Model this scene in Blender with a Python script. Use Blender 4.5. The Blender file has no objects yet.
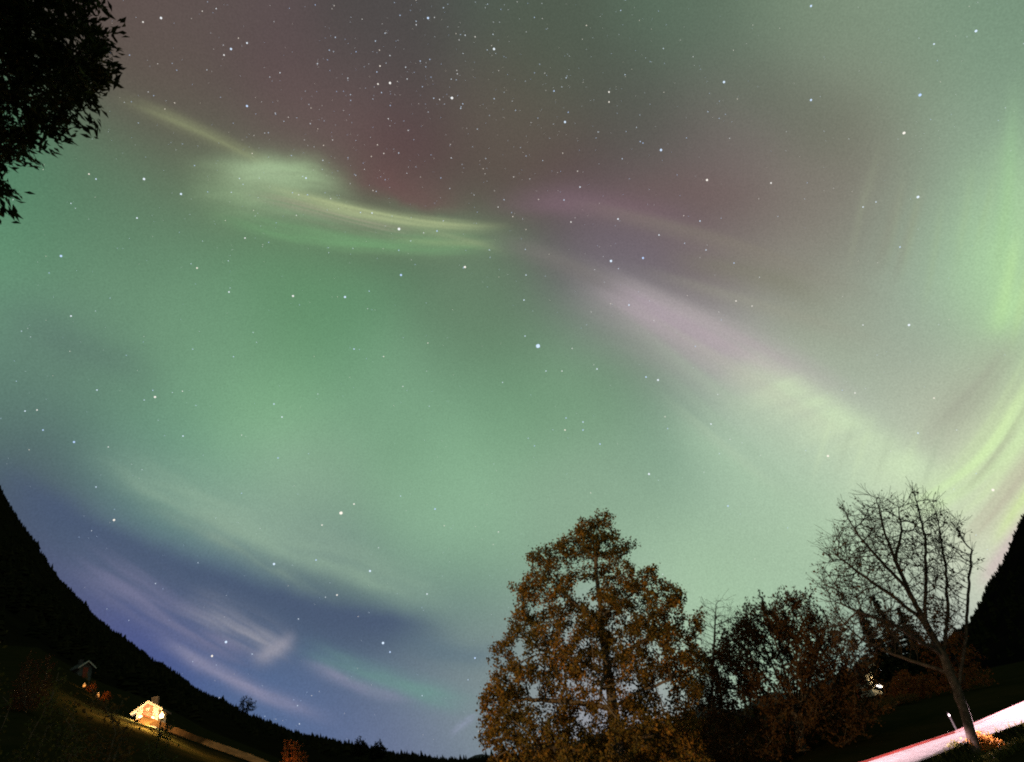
import bpy, math, random
import numpy as np
from mathutils import Matrix, Vector

random.seed(7)
rng = np.random.default_rng(11)
scene = bpy.context.scene
COL = scene.collection

# ------------------------------------------------------------------ camera
CAM_Z = 2.4
PITCH, ROLL, FPX = math.radians(32.5), math.radians(12.0), 580.0
_R0 = np.array([1.0, 0, 0]); _U0 = np.array([0, -math.sin(PITCH), math.cos(PITCH)])
CF = np.array([0, math.cos(PITCH), math.sin(PITCH)])
CR = math.cos(ROLL) * _R0 - math.sin(ROLL) * _U0
CU = math.sin(ROLL) * _R0 + math.cos(ROLL) * _U0
cam_data = bpy.data.cameras.new("camera")
cam = bpy.data.objects.new("camera", cam_data)
COL.objects.link(cam)
cam_data.sensor_width = 36.0
cam_data.lens = 36.0 * FPX / 1024.0
cam_data.clip_start = 0.05
cam_data.clip_end = 30000.0
M = Matrix(((CR[0], CU[0], -CF[0], 0), (CR[1], CU[1], -CF[1], 0), (CR[2], CU[2], -CF[2], CAM_Z), (0, 0, 0, 1)))
cam.matrix_world = M
scene.camera = cam
EYE = np.array([0, 0, CAM_Z])


def ray(x, y):
    d = CF + (x - 512.0) / FPX * CR - (y - 381.0) / FPX * CU
    return d / np.linalg.norm(d)


def pix(d):
    d = np.asarray(d, float)
    k = d @ CF
    return 512 + FPX * (d @ CR) / k, 381 - FPX * (d @ CU) / k


def at(x, y, Y):
    """point seen at a picture position, Y metres ahead of the camera"""
    d = ray(x, y)
    return EYE + d * (Y / d[1])


def azel(x, y):
    d = ray(x, y)
    return math.degrees(math.atan2(d[0], d[1])), math.degrees(math.asin(d[2]))


def lin(c):
    out = []
    for v in c[:3]:
        v = v / 255.0
        out.append(v / 12.92 if v <= 0.04045 else ((v + 0.055) / 1.055) ** 2.4)
    return tuple(out)


# ------------------------------------------------------------------ colour management
scene.view_settings.view_transform = 'Standard'
scene.view_settings.look = 'None'
scene.view_settings.exposure = 0.0
scene.view_settings.gamma = 1.0
scene.view_settings.use_curve_mapping = False
scene.cycles.use_denoising = False
scene.cycles.filter_width = 2.0
scene.cycles.max_bounces = 3
scene.cycles.diffuse_bounces = 2
scene.cycles.glossy_bounces = 1
scene.cycles.transparent_max_bounces = 4
scene.cycles.sample_clamp_indirect = 1.0
scene.cycles.sample_clamp_direct = 14.0
scene.cycles.caustics_reflective = False
scene.cycles.caustics_refractive = False

# ------------------------------------------------------------------ world: night sky with aurora
world = bpy.data.worlds.new("World")
scene.world = world
world.use_nodes = True
WT = world.node_tree
WT.nodes.clear()


class NB:
    def __init__(s, tree):
        s.t = tree

    def new(s, kind, **kw):
        n = s.t.nodes.new(kind)
        for k, v in kw.items():
            setattr(n, k, v)
        return n

    def put(s, sock, v):
        if isinstance(v, bpy.types.NodeSocket):
            s.t.links.new(v, sock)
        else:
            sock.default_value = v

    def m(s, op, a, b=None, c=None, clamp=False):
        n = s.new('ShaderNodeMath', operation=op, use_clamp=clamp)
        s.put(n.inputs[0], a)
        if b is not None: s.put(n.inputs[1], b)
        if c is not None: s.put(n.inputs[2], c)
        return n.outputs[0]

    def vm(s, op, a, b=None, c=None, scale=None):
        n = s.new('ShaderNodeVectorMath', operation=op)
        s.put(n.inputs[0], a)
        if b is not None: s.put(n.inputs[1], b)
        if c is not None: s.put(n.inputs[2], c)
        if scale is not None: s.put(n.inputs['Scale'], scale)
        return n.outputs['Value'] if op in ('DOT_PRODUCT', 'LENGTH', 'DISTANCE') else n.outputs['Vector']

    def smooth(s, v, a, b):
        n = s.new('ShaderNodeMapRange', interpolation_type='SMOOTHSTEP')
        s.put(n.inputs['Value'], v)
        n.inputs['From Min'].default_value = a
        n.inputs['From Max'].default_value = b
        return n.outputs['Result']

    def noise(s, vec, scale, detail=3.0, rough=0.55):
        n = s.new('ShaderNodeTexNoise')
        s.put(n.inputs['Vector'], vec)
        n.inputs['Scale'].default_value = scale
        n.inputs['Detail'].default_value = detail
        n.inputs['Roughness'].default_value = rough
        return n.outputs['Fac']

    def mix(s, f, a, b):
        n = s.new('ShaderNodeMix', data_type='RGBA')
        s.put(n.inputs[0], f)
        s.put(n.inputs[6], a if isinstance(a, bpy.types.NodeSocket) else (*a, 1.0))
        s.put(n.inputs[7], b if isinstance(b, bpy.types.NodeSocket) else (*b, 1.0))
        return n.outputs[2]


W = NB(WT)
tc = W.new('ShaderNodeTexCoord')
D = W.vm('NORMALIZE', tc.outputs['Generated'])
sx = W.new('ShaderNodeSeparateXYZ'); W.put(sx.inputs[0], D)
AZ = W.m('ARCTAN2', sx.outputs[0], sx.outputs[1])
EL = W.m('ARCSINE', sx.outputs[2])

# glow of the night sky read over azimuth and elevation
SKY = """
160 20 94 78 77;200 27 94 81 80;200 27 94 83 81;200 27 94 83 81;200 27 94 83 81;200 27 93 83 80;200 27 94 83 80;260 20 91 79 81
380 32 75 71 71;380 32 77 73 72;380 32 78 74 73;380 32 79 75 74;380 32 79 75 74;380 32 80 76 75;460 20 79 89 82;550 32 82 95 81
550 32 83 94 81;550 32 83 93 81;550 32 83 93 81;550 32 83 93 81;550 32 83 93 81;660 20 88 112 94;700 32 96 114 98;700 32 97 114 98
700 32 97 114 98;700 32 97 114 98;700 32 97 114 98;700 32 97 114 97;760 20 118 140 117;850 27 134 154 131;850 27 131 150 128;850 27 129 148 126
850 27 128 146 125;850 27 127 145 124;850 27 126 145 122;960 20 125 153 129;995 57 123 150 128;995 57 123 149 127;995 57 123 149 127;995 57 124 150 127
995 57 124 150 127;995 57 124 150 127;1015 20 118 145 122;160 82 98 84 78;160 82 98 86 79;160 82 98 87 79;160 82 98 88 79;160 82 97 88 79
160 82 97 88 80;250 100 95 76 77;320 117 98 79 81;320 117 99 82 82;320 117 100 83 82;320 117 100 84 82;320 117 100 84 82;320 117 100 84 82
450 100 84 73 73;510 117 93 87 77;510 117 94 87 78;510 117 94 87 78;510 117 94 87 78;510 117 94 87 78;510 117 94 87 78;550 100 82 86 73
650 117 83 86 80;650 117 85 87 81;650 117 86 88 82;650 117 87 89 82;650 117 88 90 82;650 117 89 90 82;750 100 112 119 110;790 97 115 116 110
850 100 132 138 121;950 100 144 167 142;1020 100 143 176 146;110 165 102 112 92;170 170 104 112 92;300 175 108 106 90;360 175 98 67 68;430 170 92 66 70
720 150 117 106 104;720 150 117 106 103;720 150 116 106 103;720 150 116 106 103;720 150 116 106 103;720 150 115 106 102;860 137 133 130 117;860 137 130 128 115
860 137 128 127 114;860 137 127 127 113;860 137 126 127 113;860 137 125 127 112;980 137 150 173 150;980 137 148 171 147;980 137 147 170 146;980 137 147 170 145
980 137 146 169 144;980 137 145 169 143;50 180 78 125 97;110 207 89 127 99;110 207 90 126 100;110 207 92 126 101;110 207 93 126 101;110 207 94 127 101
110 207 95 128 102;220 200 100 121 94;520 180 94 73 71;600 180 98 70 75;700 180 108 87 92;800 180 128 110 107;810 227 135 127 118;810 227 133 126 117
810 227 132 126 117;810 227 131 126 117;810 227 131 126 117;810 227 131 127 117;900 180 133 124 120;970 180 146 164 150;1020 180 151 178 156;20 250 101 151 117
100 250 95 138 108;110 287 106 144 114;110 287 105 142 113;110 287 105 141 113;110 287 104 140 113;110 287 104 140 113;110 287 104 140 113;200 265 90 130 101
290 282 96 139 103;290 282 97 140 104;290 282 99 141 105;290 282 99 141 106;290 282 99 141 107;290 282 100 142 107;400 275 92 129 99;480 297 98 121 98
480 297 101 126 102;480 297 102 128 104;480 297 103 129 105;480 297 103 130 105;480 297 103 130 105;560 260 85 83 82;610 277 103 94 107;610 277 110 101 112
610 277 115 106 116;610 277 120 111 120;610 277 124 115 123;610 277 126 118 124;700 260 114 97 102;870 267 143 150 134;980 260 151 188 157;980 260 155 188 160
980 260 155 189 158;980 260 157 191 158;980 260 159 193 158;980 260 161 195 159;980 260 164 198 160;1020 260 169 211 161;50 357 109 144 124;50 357 108 142 123
50 357 108 141 123;50 357 107 140 122;50 357 106 139 121;50 357 105 138 120;90 345 101 128 115;200 340 111 155 121;200 340 114 153 122;200 340 113 152 122
200 340 113 152 122;200 340 113 152 122;200 340 113 152 122;200 340 113 153 122;350 340 107 156 118;480 345 105 146 115;660 350 125 132 124;720 350 162 154 162
770 307 147 147 138;830 337 157 166 146;830 337 157 166 145;830 337 158 166 146;830 337 158 166 146;830 337 158 166 146;830 337 159 167 147;880 340 151 162 150
930 307 148 165 153;930 307 148 166 151;930 307 150 167 151;930 307 151 168 151;930 307 152 169 151;930 307 154 172 152;970 350 159 160 163;1010 307 169 203 158
1010 307 168 203 156;1010 307 170 204 156;1010 307 171 204 156;1010 307 172 205 156;1010 307 175 208 157;1020 345 164 181 156;20 407 90 119 110;20 407 91 121 111
20 407 92 123 112;20 407 93 124 112;20 407 93 125 112;20 407 93 126 112;400 410 122 161 130;400 410 121 162 130;400 410 121 161 130;400 410 121 161 130
400 410 121 161 130;400 410 121 160 130;590 377 109 147 116;590 377 114 150 120;590 377 116 151 122;590 377 118 152 123;590 377 119 153 124;590 377 119 152 124
970 407 186 193 172;970 407 183 192 168;970 407 181 190 165;970 407 178 187 162;970 407 175 184 159;970 407 174 183 158;40 467 65 68 94;40 467 69 74 97
40 467 73 79 100;40 467 75 83 102;40 467 77 87 104;40 467 78 91 106;100 420 109 153 121;150 477 102 147 128;150 477 104 147 128;150 477 108 149 130
150 477 110 150 131;150 477 113 151 132;150 477 116 154 134;250 420 133 182 140;550 420 117 160 125;680 425 131 167 143;780 420 179 205 181;780 420 181 206 180
780 420 183 206 180;780 420 183 205 179;780 420 183 204 178;780 420 184 204 178;850 425 177 192 174;940 440 190 194 179;940 440 187 193 175;940 440 185 191 172
940 440 182 188 168;940 440 179 185 165;940 440 178 184 163;1015 420 220 245 184;70 517 80 88 113;100 480 84 106 108;200 490 116 158 132;280 517 145 176 153
280 517 144 175 151;280 517 143 174 150;280 517 142 173 149;280 517 143 173 149;280 517 143 172 149;450 500 142 184 148;600 490 136 167 142;600 490 138 168 143
600 490 138 168 143;600 490 138 168 143;600 490 138 168 143;600 490 138 167 143;720 500 149 180 157;770 537 156 180 156;770 537 157 182 156;770 537 158 183 157
770 537 159 184 158;770 537 160 185 159;770 537 161 186 160;820 490 172 202 167;900 490 210 232 197;960 490 204 212 184;1005 495 229 241 191;100 567 80 81 125
100 567 82 85 125;100 567 84 88 126;100 567 84 90 125;100 567 86 93 126;100 567 90 98 128;140 545 71 87 113;200 560 65 83 114;240 597 60 82 120
240 597 64 86 120;240 597 67 87 120;240 597 69 88 120;240 597 73 90 121;240 597 76 92 122;290 555 99 124 118;400 560 130 165 139;450 547 142 180 151
450 547 143 182 150;450 547 140 178 148;450 547 139 176 147;450 547 138 175 147;450 547 137 173 146;640 560 155 184 158;730 587 166 198 165;730 587 166 198 165
730 587 166 197 165;730 587 166 197 165;730 587 166 197 165;730 587 166 197 165;850 550 168 197 163;960 560 204 205 191;140 602 95 103 140;150 640 66 78 144
320 600 64 78 105;320 600 70 85 107;320 600 73 87 108;320 600 75 90 109;320 600 79 93 111;320 600 80 94 112;430 627 91 107 123;430 627 95 113 124
430 627 94 112 123;430 627 94 113 123;430 627 95 114 124;430 627 94 114 124;480 620 126 152 138;700 620 171 203 165;800 620 160 187 158;900 620 158 179 159
230 680 71 92 144;270 687 81 107 145;270 687 86 110 146;270 687 89 111 147;270 687 92 112 147;270 687 97 115 148;270 687 98 115 148;340 712 95 110 144
370 660 80 87 108;440 670 105 122 124;470 697 138 148 152;470 697 137 151 150;470 697 133 148 148;470 697 131 147 147;470 697 130 146 147;470 697 128 145 146
500 670 130 146 140;620 680 150 148 162;640 660 157 168 167;720 660 164 194 165;850 680 153 177 161;890 690 107 111 148;300 720 69 95 146;410 732 103 111 147
410 732 104 114 146;410 732 102 113 145;410 732 102 114 144;410 732 103 115 145;410 732 102 115 144;660 720 145 145 156
"""
sp = np.array([[float(v) for v in e.split()] for row in SKY.strip().split("\n") for e in row.split(";")])
sp_lin = np.array([lin(c) for c in sp[:, 2:5]])


def sky_colour(az, el):
    a, e = math.radians(az), math.radians(el)
    d = np.array([math.sin(a) * math.cos(e), math.cos(a) * math.cos(e), math.sin(e)])
    if d @ CF < 0.25:
        return sp_lin.mean(0) * 0.9
    x, y = pix(d)
    d2 = (sp[:, 0] - x) ** 2 + (sp[:, 1] - y) ** 2
    w = np.exp(-(d2 - d2.min()) / (2 * 34.0 ** 2))
    return (w[:, None] * sp_lin).sum(0) / w.sum()


az_f = W.m('ADD', W.m('MULTIPLY', AZ, 1 / math.radians(150)), 0.5, clamp=True)
acc = None; wsum = None
ROWS = [-1 + 4.6 * i for i in range(17)]
for el in ROWS:
    rp = W.new('ShaderNodeValToRGB')
    rp.color_ramp.interpolation = 'B_SPLINE'
    els = rp.color_ramp.elements
    n = 31
    while len(els) < n: els.new(0.5)
    for i in range(n):
        f = i / (n - 1)
        els[i].position = f
        c = sp_lin.mean(0) * 0.9 if i in (0, n - 1) else sky_colour(-75 + 150 * f, el)
        els[i].color = (*c, 1)
    W.put(rp.inputs[0], az_f)
    t = W.m('MULTIPLY', W.m('SUBTRACT', EL, math.radians(el)), 1 / math.radians(2.9))
    w = W.m('EXPONENT', W.m('MULTIPLY', W.m('MULTIPLY', t, t), -0.5))
    if el == ROWS[-1]:
        w = W.m('MAXIMUM', w, W.smooth(EL, math.radians(el), math.radians(el + 2)))
    if el == ROWS[0]:
        w = W.m('MAXIMUM', w, W.smooth(EL, math.radians(el), math.radians(el - 2)))
    v = W.vm('SCALE', rp.outputs[0], scale=w)
    acc = v if acc is None else W.vm('ADD', acc, v)
    wsum = w if wsum is None else W.m('ADD', wsum, w)
SKYC = W.vm('SCALE', acc, scale=W.m('DIVIDE', 1.0, wsum))

# slow, broad mottling of the glow
mott = W.noise(D, 3.2, 4, 0.55)
SKYC = W.vm('SCALE', SKYC, scale=W.m('ADD', W.m('MULTIPLY', mott, 0.30), 0.85))


def ribbon(pts, up, dn, col, strength, fade=0.18, streak=None, wob=0.0, slope=None):
    """an auroral arc, ray or strip of cloud: a curved band of light in its own patch of sky"""
    global SKYC
    ds = np.array([ray(*p) for p in pts])
    c = ds.mean(0); c /= np.linalg.norm(c)
    a = ds[-1] - ds[0]; a -= c * (a @ c); a /= np.linalg.norm(a)
    b = np.cross(c, a)
    if b @ CU < 0 or (abs(b @ CU) < 0.15 and b @ CR < 0): b = -b
    xs = (ds @ a) / (ds @ c); ys = (ds @ b) / (ds @ c)
    deg = min(3, len(pts) - 1) if len(pts) > 3 else min(2, len(pts) - 1)
    k = np.polyfit(xs, ys, deg)[::-1]
    k = list(k) + [0] * (4 - len(k))
    # pixels -> radians at this place
    q0 = np.array(pix(c)); q1 = np.array(pix(c + 0.01 * b))
    s = 0.01 / np.linalg.norm(q1 - q0)
    up *= s; dn *= s
    D_ = W.vm('MULTIPLY_ADD', SKYC, (1e-9, 1e-9, 1e-9), D)     # keeps the bands in sequence
    dc = W.vm('DOT_PRODUCT', D_, tuple(c))
    inv = W.m('DIVIDE', 1.0, W.m('MAXIMUM', dc, 0.05))
    x = W.m('MULTIPLY', W.vm('DOT_PRODUCT', D_, tuple(a)), inv)
    y = W.m('MULTIPLY', W.vm('DOT_PRODUCT', D_, tuple(b)), inv)
    poly = W.m('MULTIPLY_ADD', W.m('MULTIPLY_ADD', W.m('MULTIPLY_ADD', x, float(k[3]), float(k[2])), x, float(k[1])), x, float(k[0]))
    t = W.m('SUBTRACT', y, poly)
    if wob:
        t = W.m('ADD', t, W.m('MULTIPLY', W.m('SUBTRACT', W.noise(D_, 9.0, 3, 0.6), 0.5), wob * s))
    u = W.m('ADD', W.m('MULTIPLY', W.m('MAXIMUM', t, 0.0), 1 / up), W.m('MULTIPLY', W.m('MINIMUM', t, 0.0), 1 / dn))
    w = W.m('EXPONENT', W.m('MULTIPLY', W.m('MULTIPLY', u, u), -1.0))
    L = xs[-1] - xs[0]
    w = W.m('MULTIPLY', w, W.smooth(x, xs[0], xs[0] + fade * L))
    w = W.m('MULTIPLY', w, W.smooth(x, xs[-1], xs[-1] - fade * L))
    w = W.m('MULTIPLY', w, W.m('GREATER_THAN', dc, 0.3))
    if streak:
        fx, fy, amt = streak
        cv = W.new('ShaderNodeCombineXYZ')
        W.put(cv.inputs[0], W.m('MULTIPLY', x if slope is None else W.m('MULTIPLY_ADD', y, slope, x), fx)); W.put(cv.inputs[1], W.m('MULTIPLY', t, fy))
        cv.inputs[2].default_value = random.uniform(0, 50)
        nz = W.smooth(W.noise(cv.outputs[0], 1.0, 1, 0.5), 0.3, 0.7)
        w = W.m('MULTIPLY', w, W.m('ADD', W.m('MULTIPLY', nz, amt), 1 - amt))
    SKYC = W.mix(W.m('MULTIPLY', w, strength, clamp=True), SKYC, lin(col))


# dim lane in the west, blue gap above the hill
ribbon([(-20, 285), (60, 335), (120, 365), (180, 400)], 26, 26, (88, 110, 106), .35, .4, wob=40)
# pale arc and its bright knot
ribbon([(105, 92), (170, 117), (225, 142), (300, 182)], 6, 8, (142, 148, 112), .7, .35, streak=(5, 160, .4))
ribbon([(150, 178), (270, 206), (380, 230), (545, 244)], 26, 20, (122, 150, 116), .75, .35, streak=(7, 60, .5), wob=20)
ribbon([(170, 184), (235, 178), (300, 176), (370, 192)], 19, 30, (162, 188, 146), .95, .42, streak=(8, 50, .5), wob=26)
ribbon([(190, 205), (260, 228), (330, 240), (400, 245), (460, 246), (520, 250)], 10, 8, (116, 164, 116), .75, .3, streak=(7, 90, .6), wob=8)
ribbon([(330, 172), (370, 184), (410, 198), (480, 214)], 20, 8, (112, 80, 82), .55, .4, wob=24)
ribbon([(230, 190), (300, 204), (350, 217), (430, 232)], 9, 10, (152, 152, 130), .75, .35, streak=(5, 200, .7))
ribbon([(240, 178), (320, 198), (370, 212), (420, 223), (460, 221), (522, 225)], 4, 8, (172, 184, 138), .85, .35, streak=(4, 160, .5))
ribbon([(212, 178), (245, 172), (280, 172), (315, 180)], 13, 15, (166, 190, 152), .55, .45, wob=14)
ribbon([(300, 205), (350, 214), (400, 222), (450, 230)], 2.5, 3, (166, 180, 136), .5, .4)
ribbon([(395, 226), (430, 232), (465, 240), (515, 254)], 4, 5, (150, 164, 126), .5, .4, streak=(6, 150, .5))
ribbon([(380, 236), (420, 241), (460, 243), (510, 240)], 3, 4, (146, 166, 124), .45, .4)
ribbon([(470, 206), (550, 203), (630, 210), (720, 232)], 16, 12, (124, 102, 112), .7, .4, wob=14)
ribbon([(560, 190), (640, 190), (720, 195), (800, 215)], 26, 26, (112, 92, 90), .4, .4, wob=20)
# the wide band running down to the south-east
ribbon([(560, 262), (640, 297), (700, 326), (760, 353), (830, 390), (900, 440)], 17, 46, (180, 172, 172), .85, .35, streak=(7, 50, .25))
ribbon([(585, 278), (640, 305), (690, 333), (760, 372)], 12, 16, (168, 148, 166), .7, .45, streak=(6, 80, .4))
ribbon([(720, 352), (790, 388), (860, 430), (930, 478), (1000, 520)], 16, 40, (204, 224, 186), .9, .3, streak=(26, 6, .45), slope=-.6)
ribbon([(655, 402), (710, 445), (770, 488), (820, 525)], 5, 20, (164, 194, 164), .4, .4)
ribbon([(470, 236), (530, 250), (590, 272), (650, 300)], 9, 13, (124, 120, 116), .6, .4, streak=(6, 80, .4))
ribbon([(1040, 262), (1022, 290), (1004, 318), (988, 346)], 16, 16, (184, 226, 164), .6, .45, wob=16)
# single beams fanning out of the band
for x0_, y0_, x1_, y1_, wd, cl, st_ in ((600, 268, 850, 392, 3.5, (172, 162, 164), .35), (590, 280, 900, 470, 6, (188, 190, 172), .3), (600, 300, 860, 500, 5, (172, 192, 166), .28),
                                       (640, 350, 850, 540, 4, (162, 186, 160), .3), (650, 385, 815, 522, 3.5, (176, 198, 170), .4), (640, 300, 820, 395, 4, (186, 172, 176), .35)):
    ribbon([(x0_, y0_), (x0_ * .66 + x1_ * .34, y0_ * .66 + y1_ * .34 - 2), (x0_ * .33 + x1_ * .67, y0_ * .33 + y1_ * .67 - 2), (x1_, y1_)], wd, wd * 2.2, cl, st_, .45)
# the rayed curtain in the east
ribbon([(1040, 100), (1030, 190), (1014, 280), (998, 360)], 40, 58, (176, 214, 162), .7, .45, streak=(3, 30, .4), wob=50)
ribbon([(1018, 215), (1012, 260), (1004, 305), (995, 345)], 7, 9, (186, 224, 160), .6, .4)
ribbon([(1030, 235), (1026, 280), (1018, 320), (1008, 360)], 5, 5, (182, 214, 158), .6, .4)
ribbon([(1040, 310), (1000, 360), (960, 410), (905, 455)], 20, 20, (154, 154, 140), .5, .4, streak=(5, 70, .4), wob=12)
ribbon([(1050, 370), (1012, 425), (975, 466), (925, 500), (880, 520)], 16, 22, (208, 234, 178), .92, .3, streak=(5, 110, .55))
ribbon([(1060, 415), (1024, 466), (992, 508), (950, 556)], 8, 16, (188, 184, 162), .95, .3, streak=(5, 110, .5))
ribbon([(1070, 440), (1040, 480), (1016, 512), (990, 556)], 7, 9, (208, 232, 158), .8, .35, streak=(5, 110, .4))
ribbon([(1050, 496), (1026, 522), (1004, 552), (975, 596)], 9, 14, (206, 188, 186), .8, .3)
ribbon([(910, 160), (898, 200), (886, 240), (872, 290)], 7, 7, (142, 142, 126), .35, .4)
ribbon([(930, 170), (916, 210), (902, 255), (888, 300)], 5, 5, (144, 144, 128), .3, .4)
ribbon([(1016, 60), (1012, 130), (1006, 210), (998, 300)], 9, 9, (158, 200, 150), .4, .4)
ribbon([(690, 60), (760, 90), (830, 130), (900, 170)], 40, 40, (100, 108, 92), .35, .4, wob=40)
ribbon([(540, 196), (660, 222), (790, 262), (920, 318)], 6, 14, (136, 130, 116), .4, .4, streak=(6, 70, .4))
ribbon([(620, 262), (720, 292), (820, 322), (910, 350)], 5, 9, (156, 156, 140), .35, .4)
ribbon([(650, 250), (720, 265), (790, 285), (850, 320)], 10, 16, (124, 124, 104), .4, .4, wob=12)
for k_ in range(8):
    q_ = k_ / 7.0
    x_ = 850 + 150 * q_ + random.uniform(-8, 8); l_ = random.uniform(90, 170); y_ = random.uniform(120, 200)
    ribbon([(x_ + 14, y_), (x_ + 6, y_ + l_ * .35), (x_ - 3, y_ + l_ * .7), (x_ - 14, y_ + l_)], random.uniform(2.5, 5), random.uniform(2.5, 6), (150 + 18 * q_, 156 + 44 * q_, 134 + 14 * q_), random.uniform(.14, .3), .45)
for k_ in range(7):
    o_ = random.uniform(-4, 82); c_ = ((212, 238, 176), (164, 168, 144))[k_ % 2]
    ribbon([(1045, 318 + o_ * 1.1), (1015, 370 + o_), (985, 420 + o_ * .9), (940, 468 + o_ * .7)], random.uniform(2.5, 5), random.uniform(3, 6), c_, random.uniform(.12, .42), .4)
for k_ in range(6):
    x_ = 812 + k_ * 22 + random.uniform(-5, 5)
    ribbon([(x_ + 26, 395 + k_ * 4), (x_ + 14, 425 + k_ * 4), (x_ + 4, 455 + k_ * 4), (x_ - 6, 492 + k_ * 3)], random.uniform(2.5, 4.5), random.uniform(3, 5), ((206, 226, 184), (168, 182, 156))[k_ % 2], random.uniform(.18, .32), .45)
# thin moonlit cloud low over the hill
ribbon([(-40, 445), (110, 538), (240, 590), (330, 612), (470, 636)], 15, 36, (74, 89, 115), .92, .2, wob=18)
ribbon([(60, 440), (170, 500), (280, 545), (380, 585), (470, 615)], 32, 13, (150, 178, 155), .7, .3, streak=(8, 40, .4), wob=18)
ribbon([(120, 500), (200, 530), (280, 572), (350, 610)], 16, 9, (140, 162, 144), .5, .4, streak=(14, 60, .8), wob=16)
ribbon([(60, 545), (130, 590), (200, 632), (280, 668)], 24, 20, (116, 118, 147), .8, .3, streak=(7, 80, .75), wob=10)
ribbon([(170, 596), (215, 616), (262, 640), (302, 662)], 16, 12, (148, 149, 161), .85, .35, streak=(10, 90, .7), wob=8)
ribbon([(245, 660), (262, 655), (280, 645), (300, 632)], 7, 9, (154, 153, 166), .7, .4, wob=8)
ribbon([(285, 640), (350, 668), (420, 692), (500, 705)], 13, 12, (110, 152, 142), .7, .35, streak=(9, 50, .4), wob=10)
ribbon([(290, 658), (335, 675), (380, 692), (425, 702)], 6, 7, (140, 140, 166), .7, .35, streak=(14, 60, .5), wob=6)
ribbon([(140, 622), (220, 672), (280, 700), (350, 725)], 8, 8, (138, 138, 164), .9, .35, streak=(12, 60, .5), wob=8)
ribbon([(446, 738), (456, 730), (466, 722), (482, 712)], 3.5, 3.5, (146, 154, 178), .7, .4, streak=(60, 200, .7), wob=6)
ribbon([(380, 638), (430, 650), (480, 655), (530, 650)], 13, 13, (88, 110, 128), .5, .4, streak=(9, 50, .5), wob=10)
# fine grain of unresolved stars and airglow
gr = W.noise(D, 420.0, 1, 0.5)
SKYC = W.vm('SCALE', SKYC, scale=W.m('ADD', W.m('MULTIPLY', gr, 0.34), 0.83))
bg = W.new('ShaderNodeBackground'); W.put(bg.inputs[0], SKYC); bg.inputs[1].default_value = 1.0
# last trace of twilight
SUN_EL, SUN_AZ = math.radians(24.0), math.radians(-105.0)
nis = W.new('ShaderNodeTexSky', sky_type='NISHITA')
nis.sun_disc = False
nis.sun_elevation = math.radians(-9.0)
nis.sun_rotation = SUN_AZ
bg2 = W.new('ShaderNodeBackground'); W.put(bg2.inputs[0], nis.outputs[0]); bg2.inputs[1].default_value = 0.05
ad = W.new('ShaderNodeAddShader'); W.put(ad.inputs[0], bg.outputs[0]); W.put(ad.inputs[1], bg2.outputs[0])
ow = W.new('ShaderNodeOutputWorld'); W.put(ow.inputs[0], ad.outputs[0])

# faint moon (one sun lamp), low in the west
sd = bpy.data.lights.new("moon", 'SUN'); sd.energy = 0.03; sd.angle = math.radians(0.5); sd.color = (1.0, 0.93, 0.82)
so = bpy.data.objects.new("moon", sd); COL.objects.link(so)
_sv = Vector((math.sin(SUN_AZ) * math.cos(SUN_EL), math.cos(SUN_AZ) * math.cos(SUN_EL), math.sin(SUN_EL)))
so.rotation_euler = _sv.to_track_quat('Z', 'Y').to_euler(); so.location = (0, 0, 60)


# ------------------------------------------------------------------ materials
def mat(name, base, rough=0.85, var=None, scale=6.0, island=None, trans=0.0, emit=None, estr=0.0, bump=0.0, spec=0.05, light_sampling=True):
    m = bpy.data.materials.new(name); m.use_nodes = True
    t = m.node_tree; t.nodes.clear(); B = NB(t)
    out = B.new('ShaderNodeOutputMaterial')
    p = B.new('ShaderNodeBsdfPrincipled')
    p.inputs['Roughness'].default_value = rough
    p.inputs['Specular IOR Level'].default_value = spec
    col = None
    if island:
        g = B.new('ShaderNodeNewGeometry')
        rp = B.new('ShaderNodeValToRGB')
        els = rp.color_ramp.elements
        while len(els) < len(island): els.new(0.5)
        for i, c in enumerate(island):
            els[i].position = i / (len(island) - 1); els[i].color = (*c, 1)
        B.put(rp.inputs[0], g.outputs['Random Per Island'])
        col = rp.outputs[0]
    if var:
        tcx = B.new('ShaderNodeTexCoord')
        nz = B.noise(tcx.outputs['Object'], scale, 5, 0.6)
        f = B.smooth(nz, 0.32, 0.68)
        col = B.mix(f, col if col is not None else base, var)
        if bump:
            bn = B.new('ShaderNodeBump'); bn.inputs['Strength'].default_value = bump; bn.inputs['Distance'].default_value = 0.03
            B.put(bn.inputs['Height'], nz); B.put(p.inputs['Normal'], bn.outputs[0])
    if col is None:
        p.inputs['Base Color'].default_value = (*base, 1)
    else:
        B.put(p.inputs['Base Color'], col)
    if emit:
        p.inputs['Emission Color'].default_value = (*emit, 1); p.inputs['Emission Strength'].default_value = estr
    sh = p.outputs[0]
    if trans:
        tr = B.new('ShaderNodeBsdfTranslucent')
        if col is None: tr.inputs[0].default_value = (*base, 1)
        else: B.put(tr.inputs[0], col)
        mx = B.new('ShaderNodeMixShader'); mx.inputs[0].default_value = trans
        B.put(mx.inputs[1], sh); B.put(mx.inputs[2], tr.outputs[0]); sh = mx.outputs[0]
    B.put(out.inputs[0], sh)
    if not light_sampling:
        m.cycles.emission_sampling = 'NONE'
    return m


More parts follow.
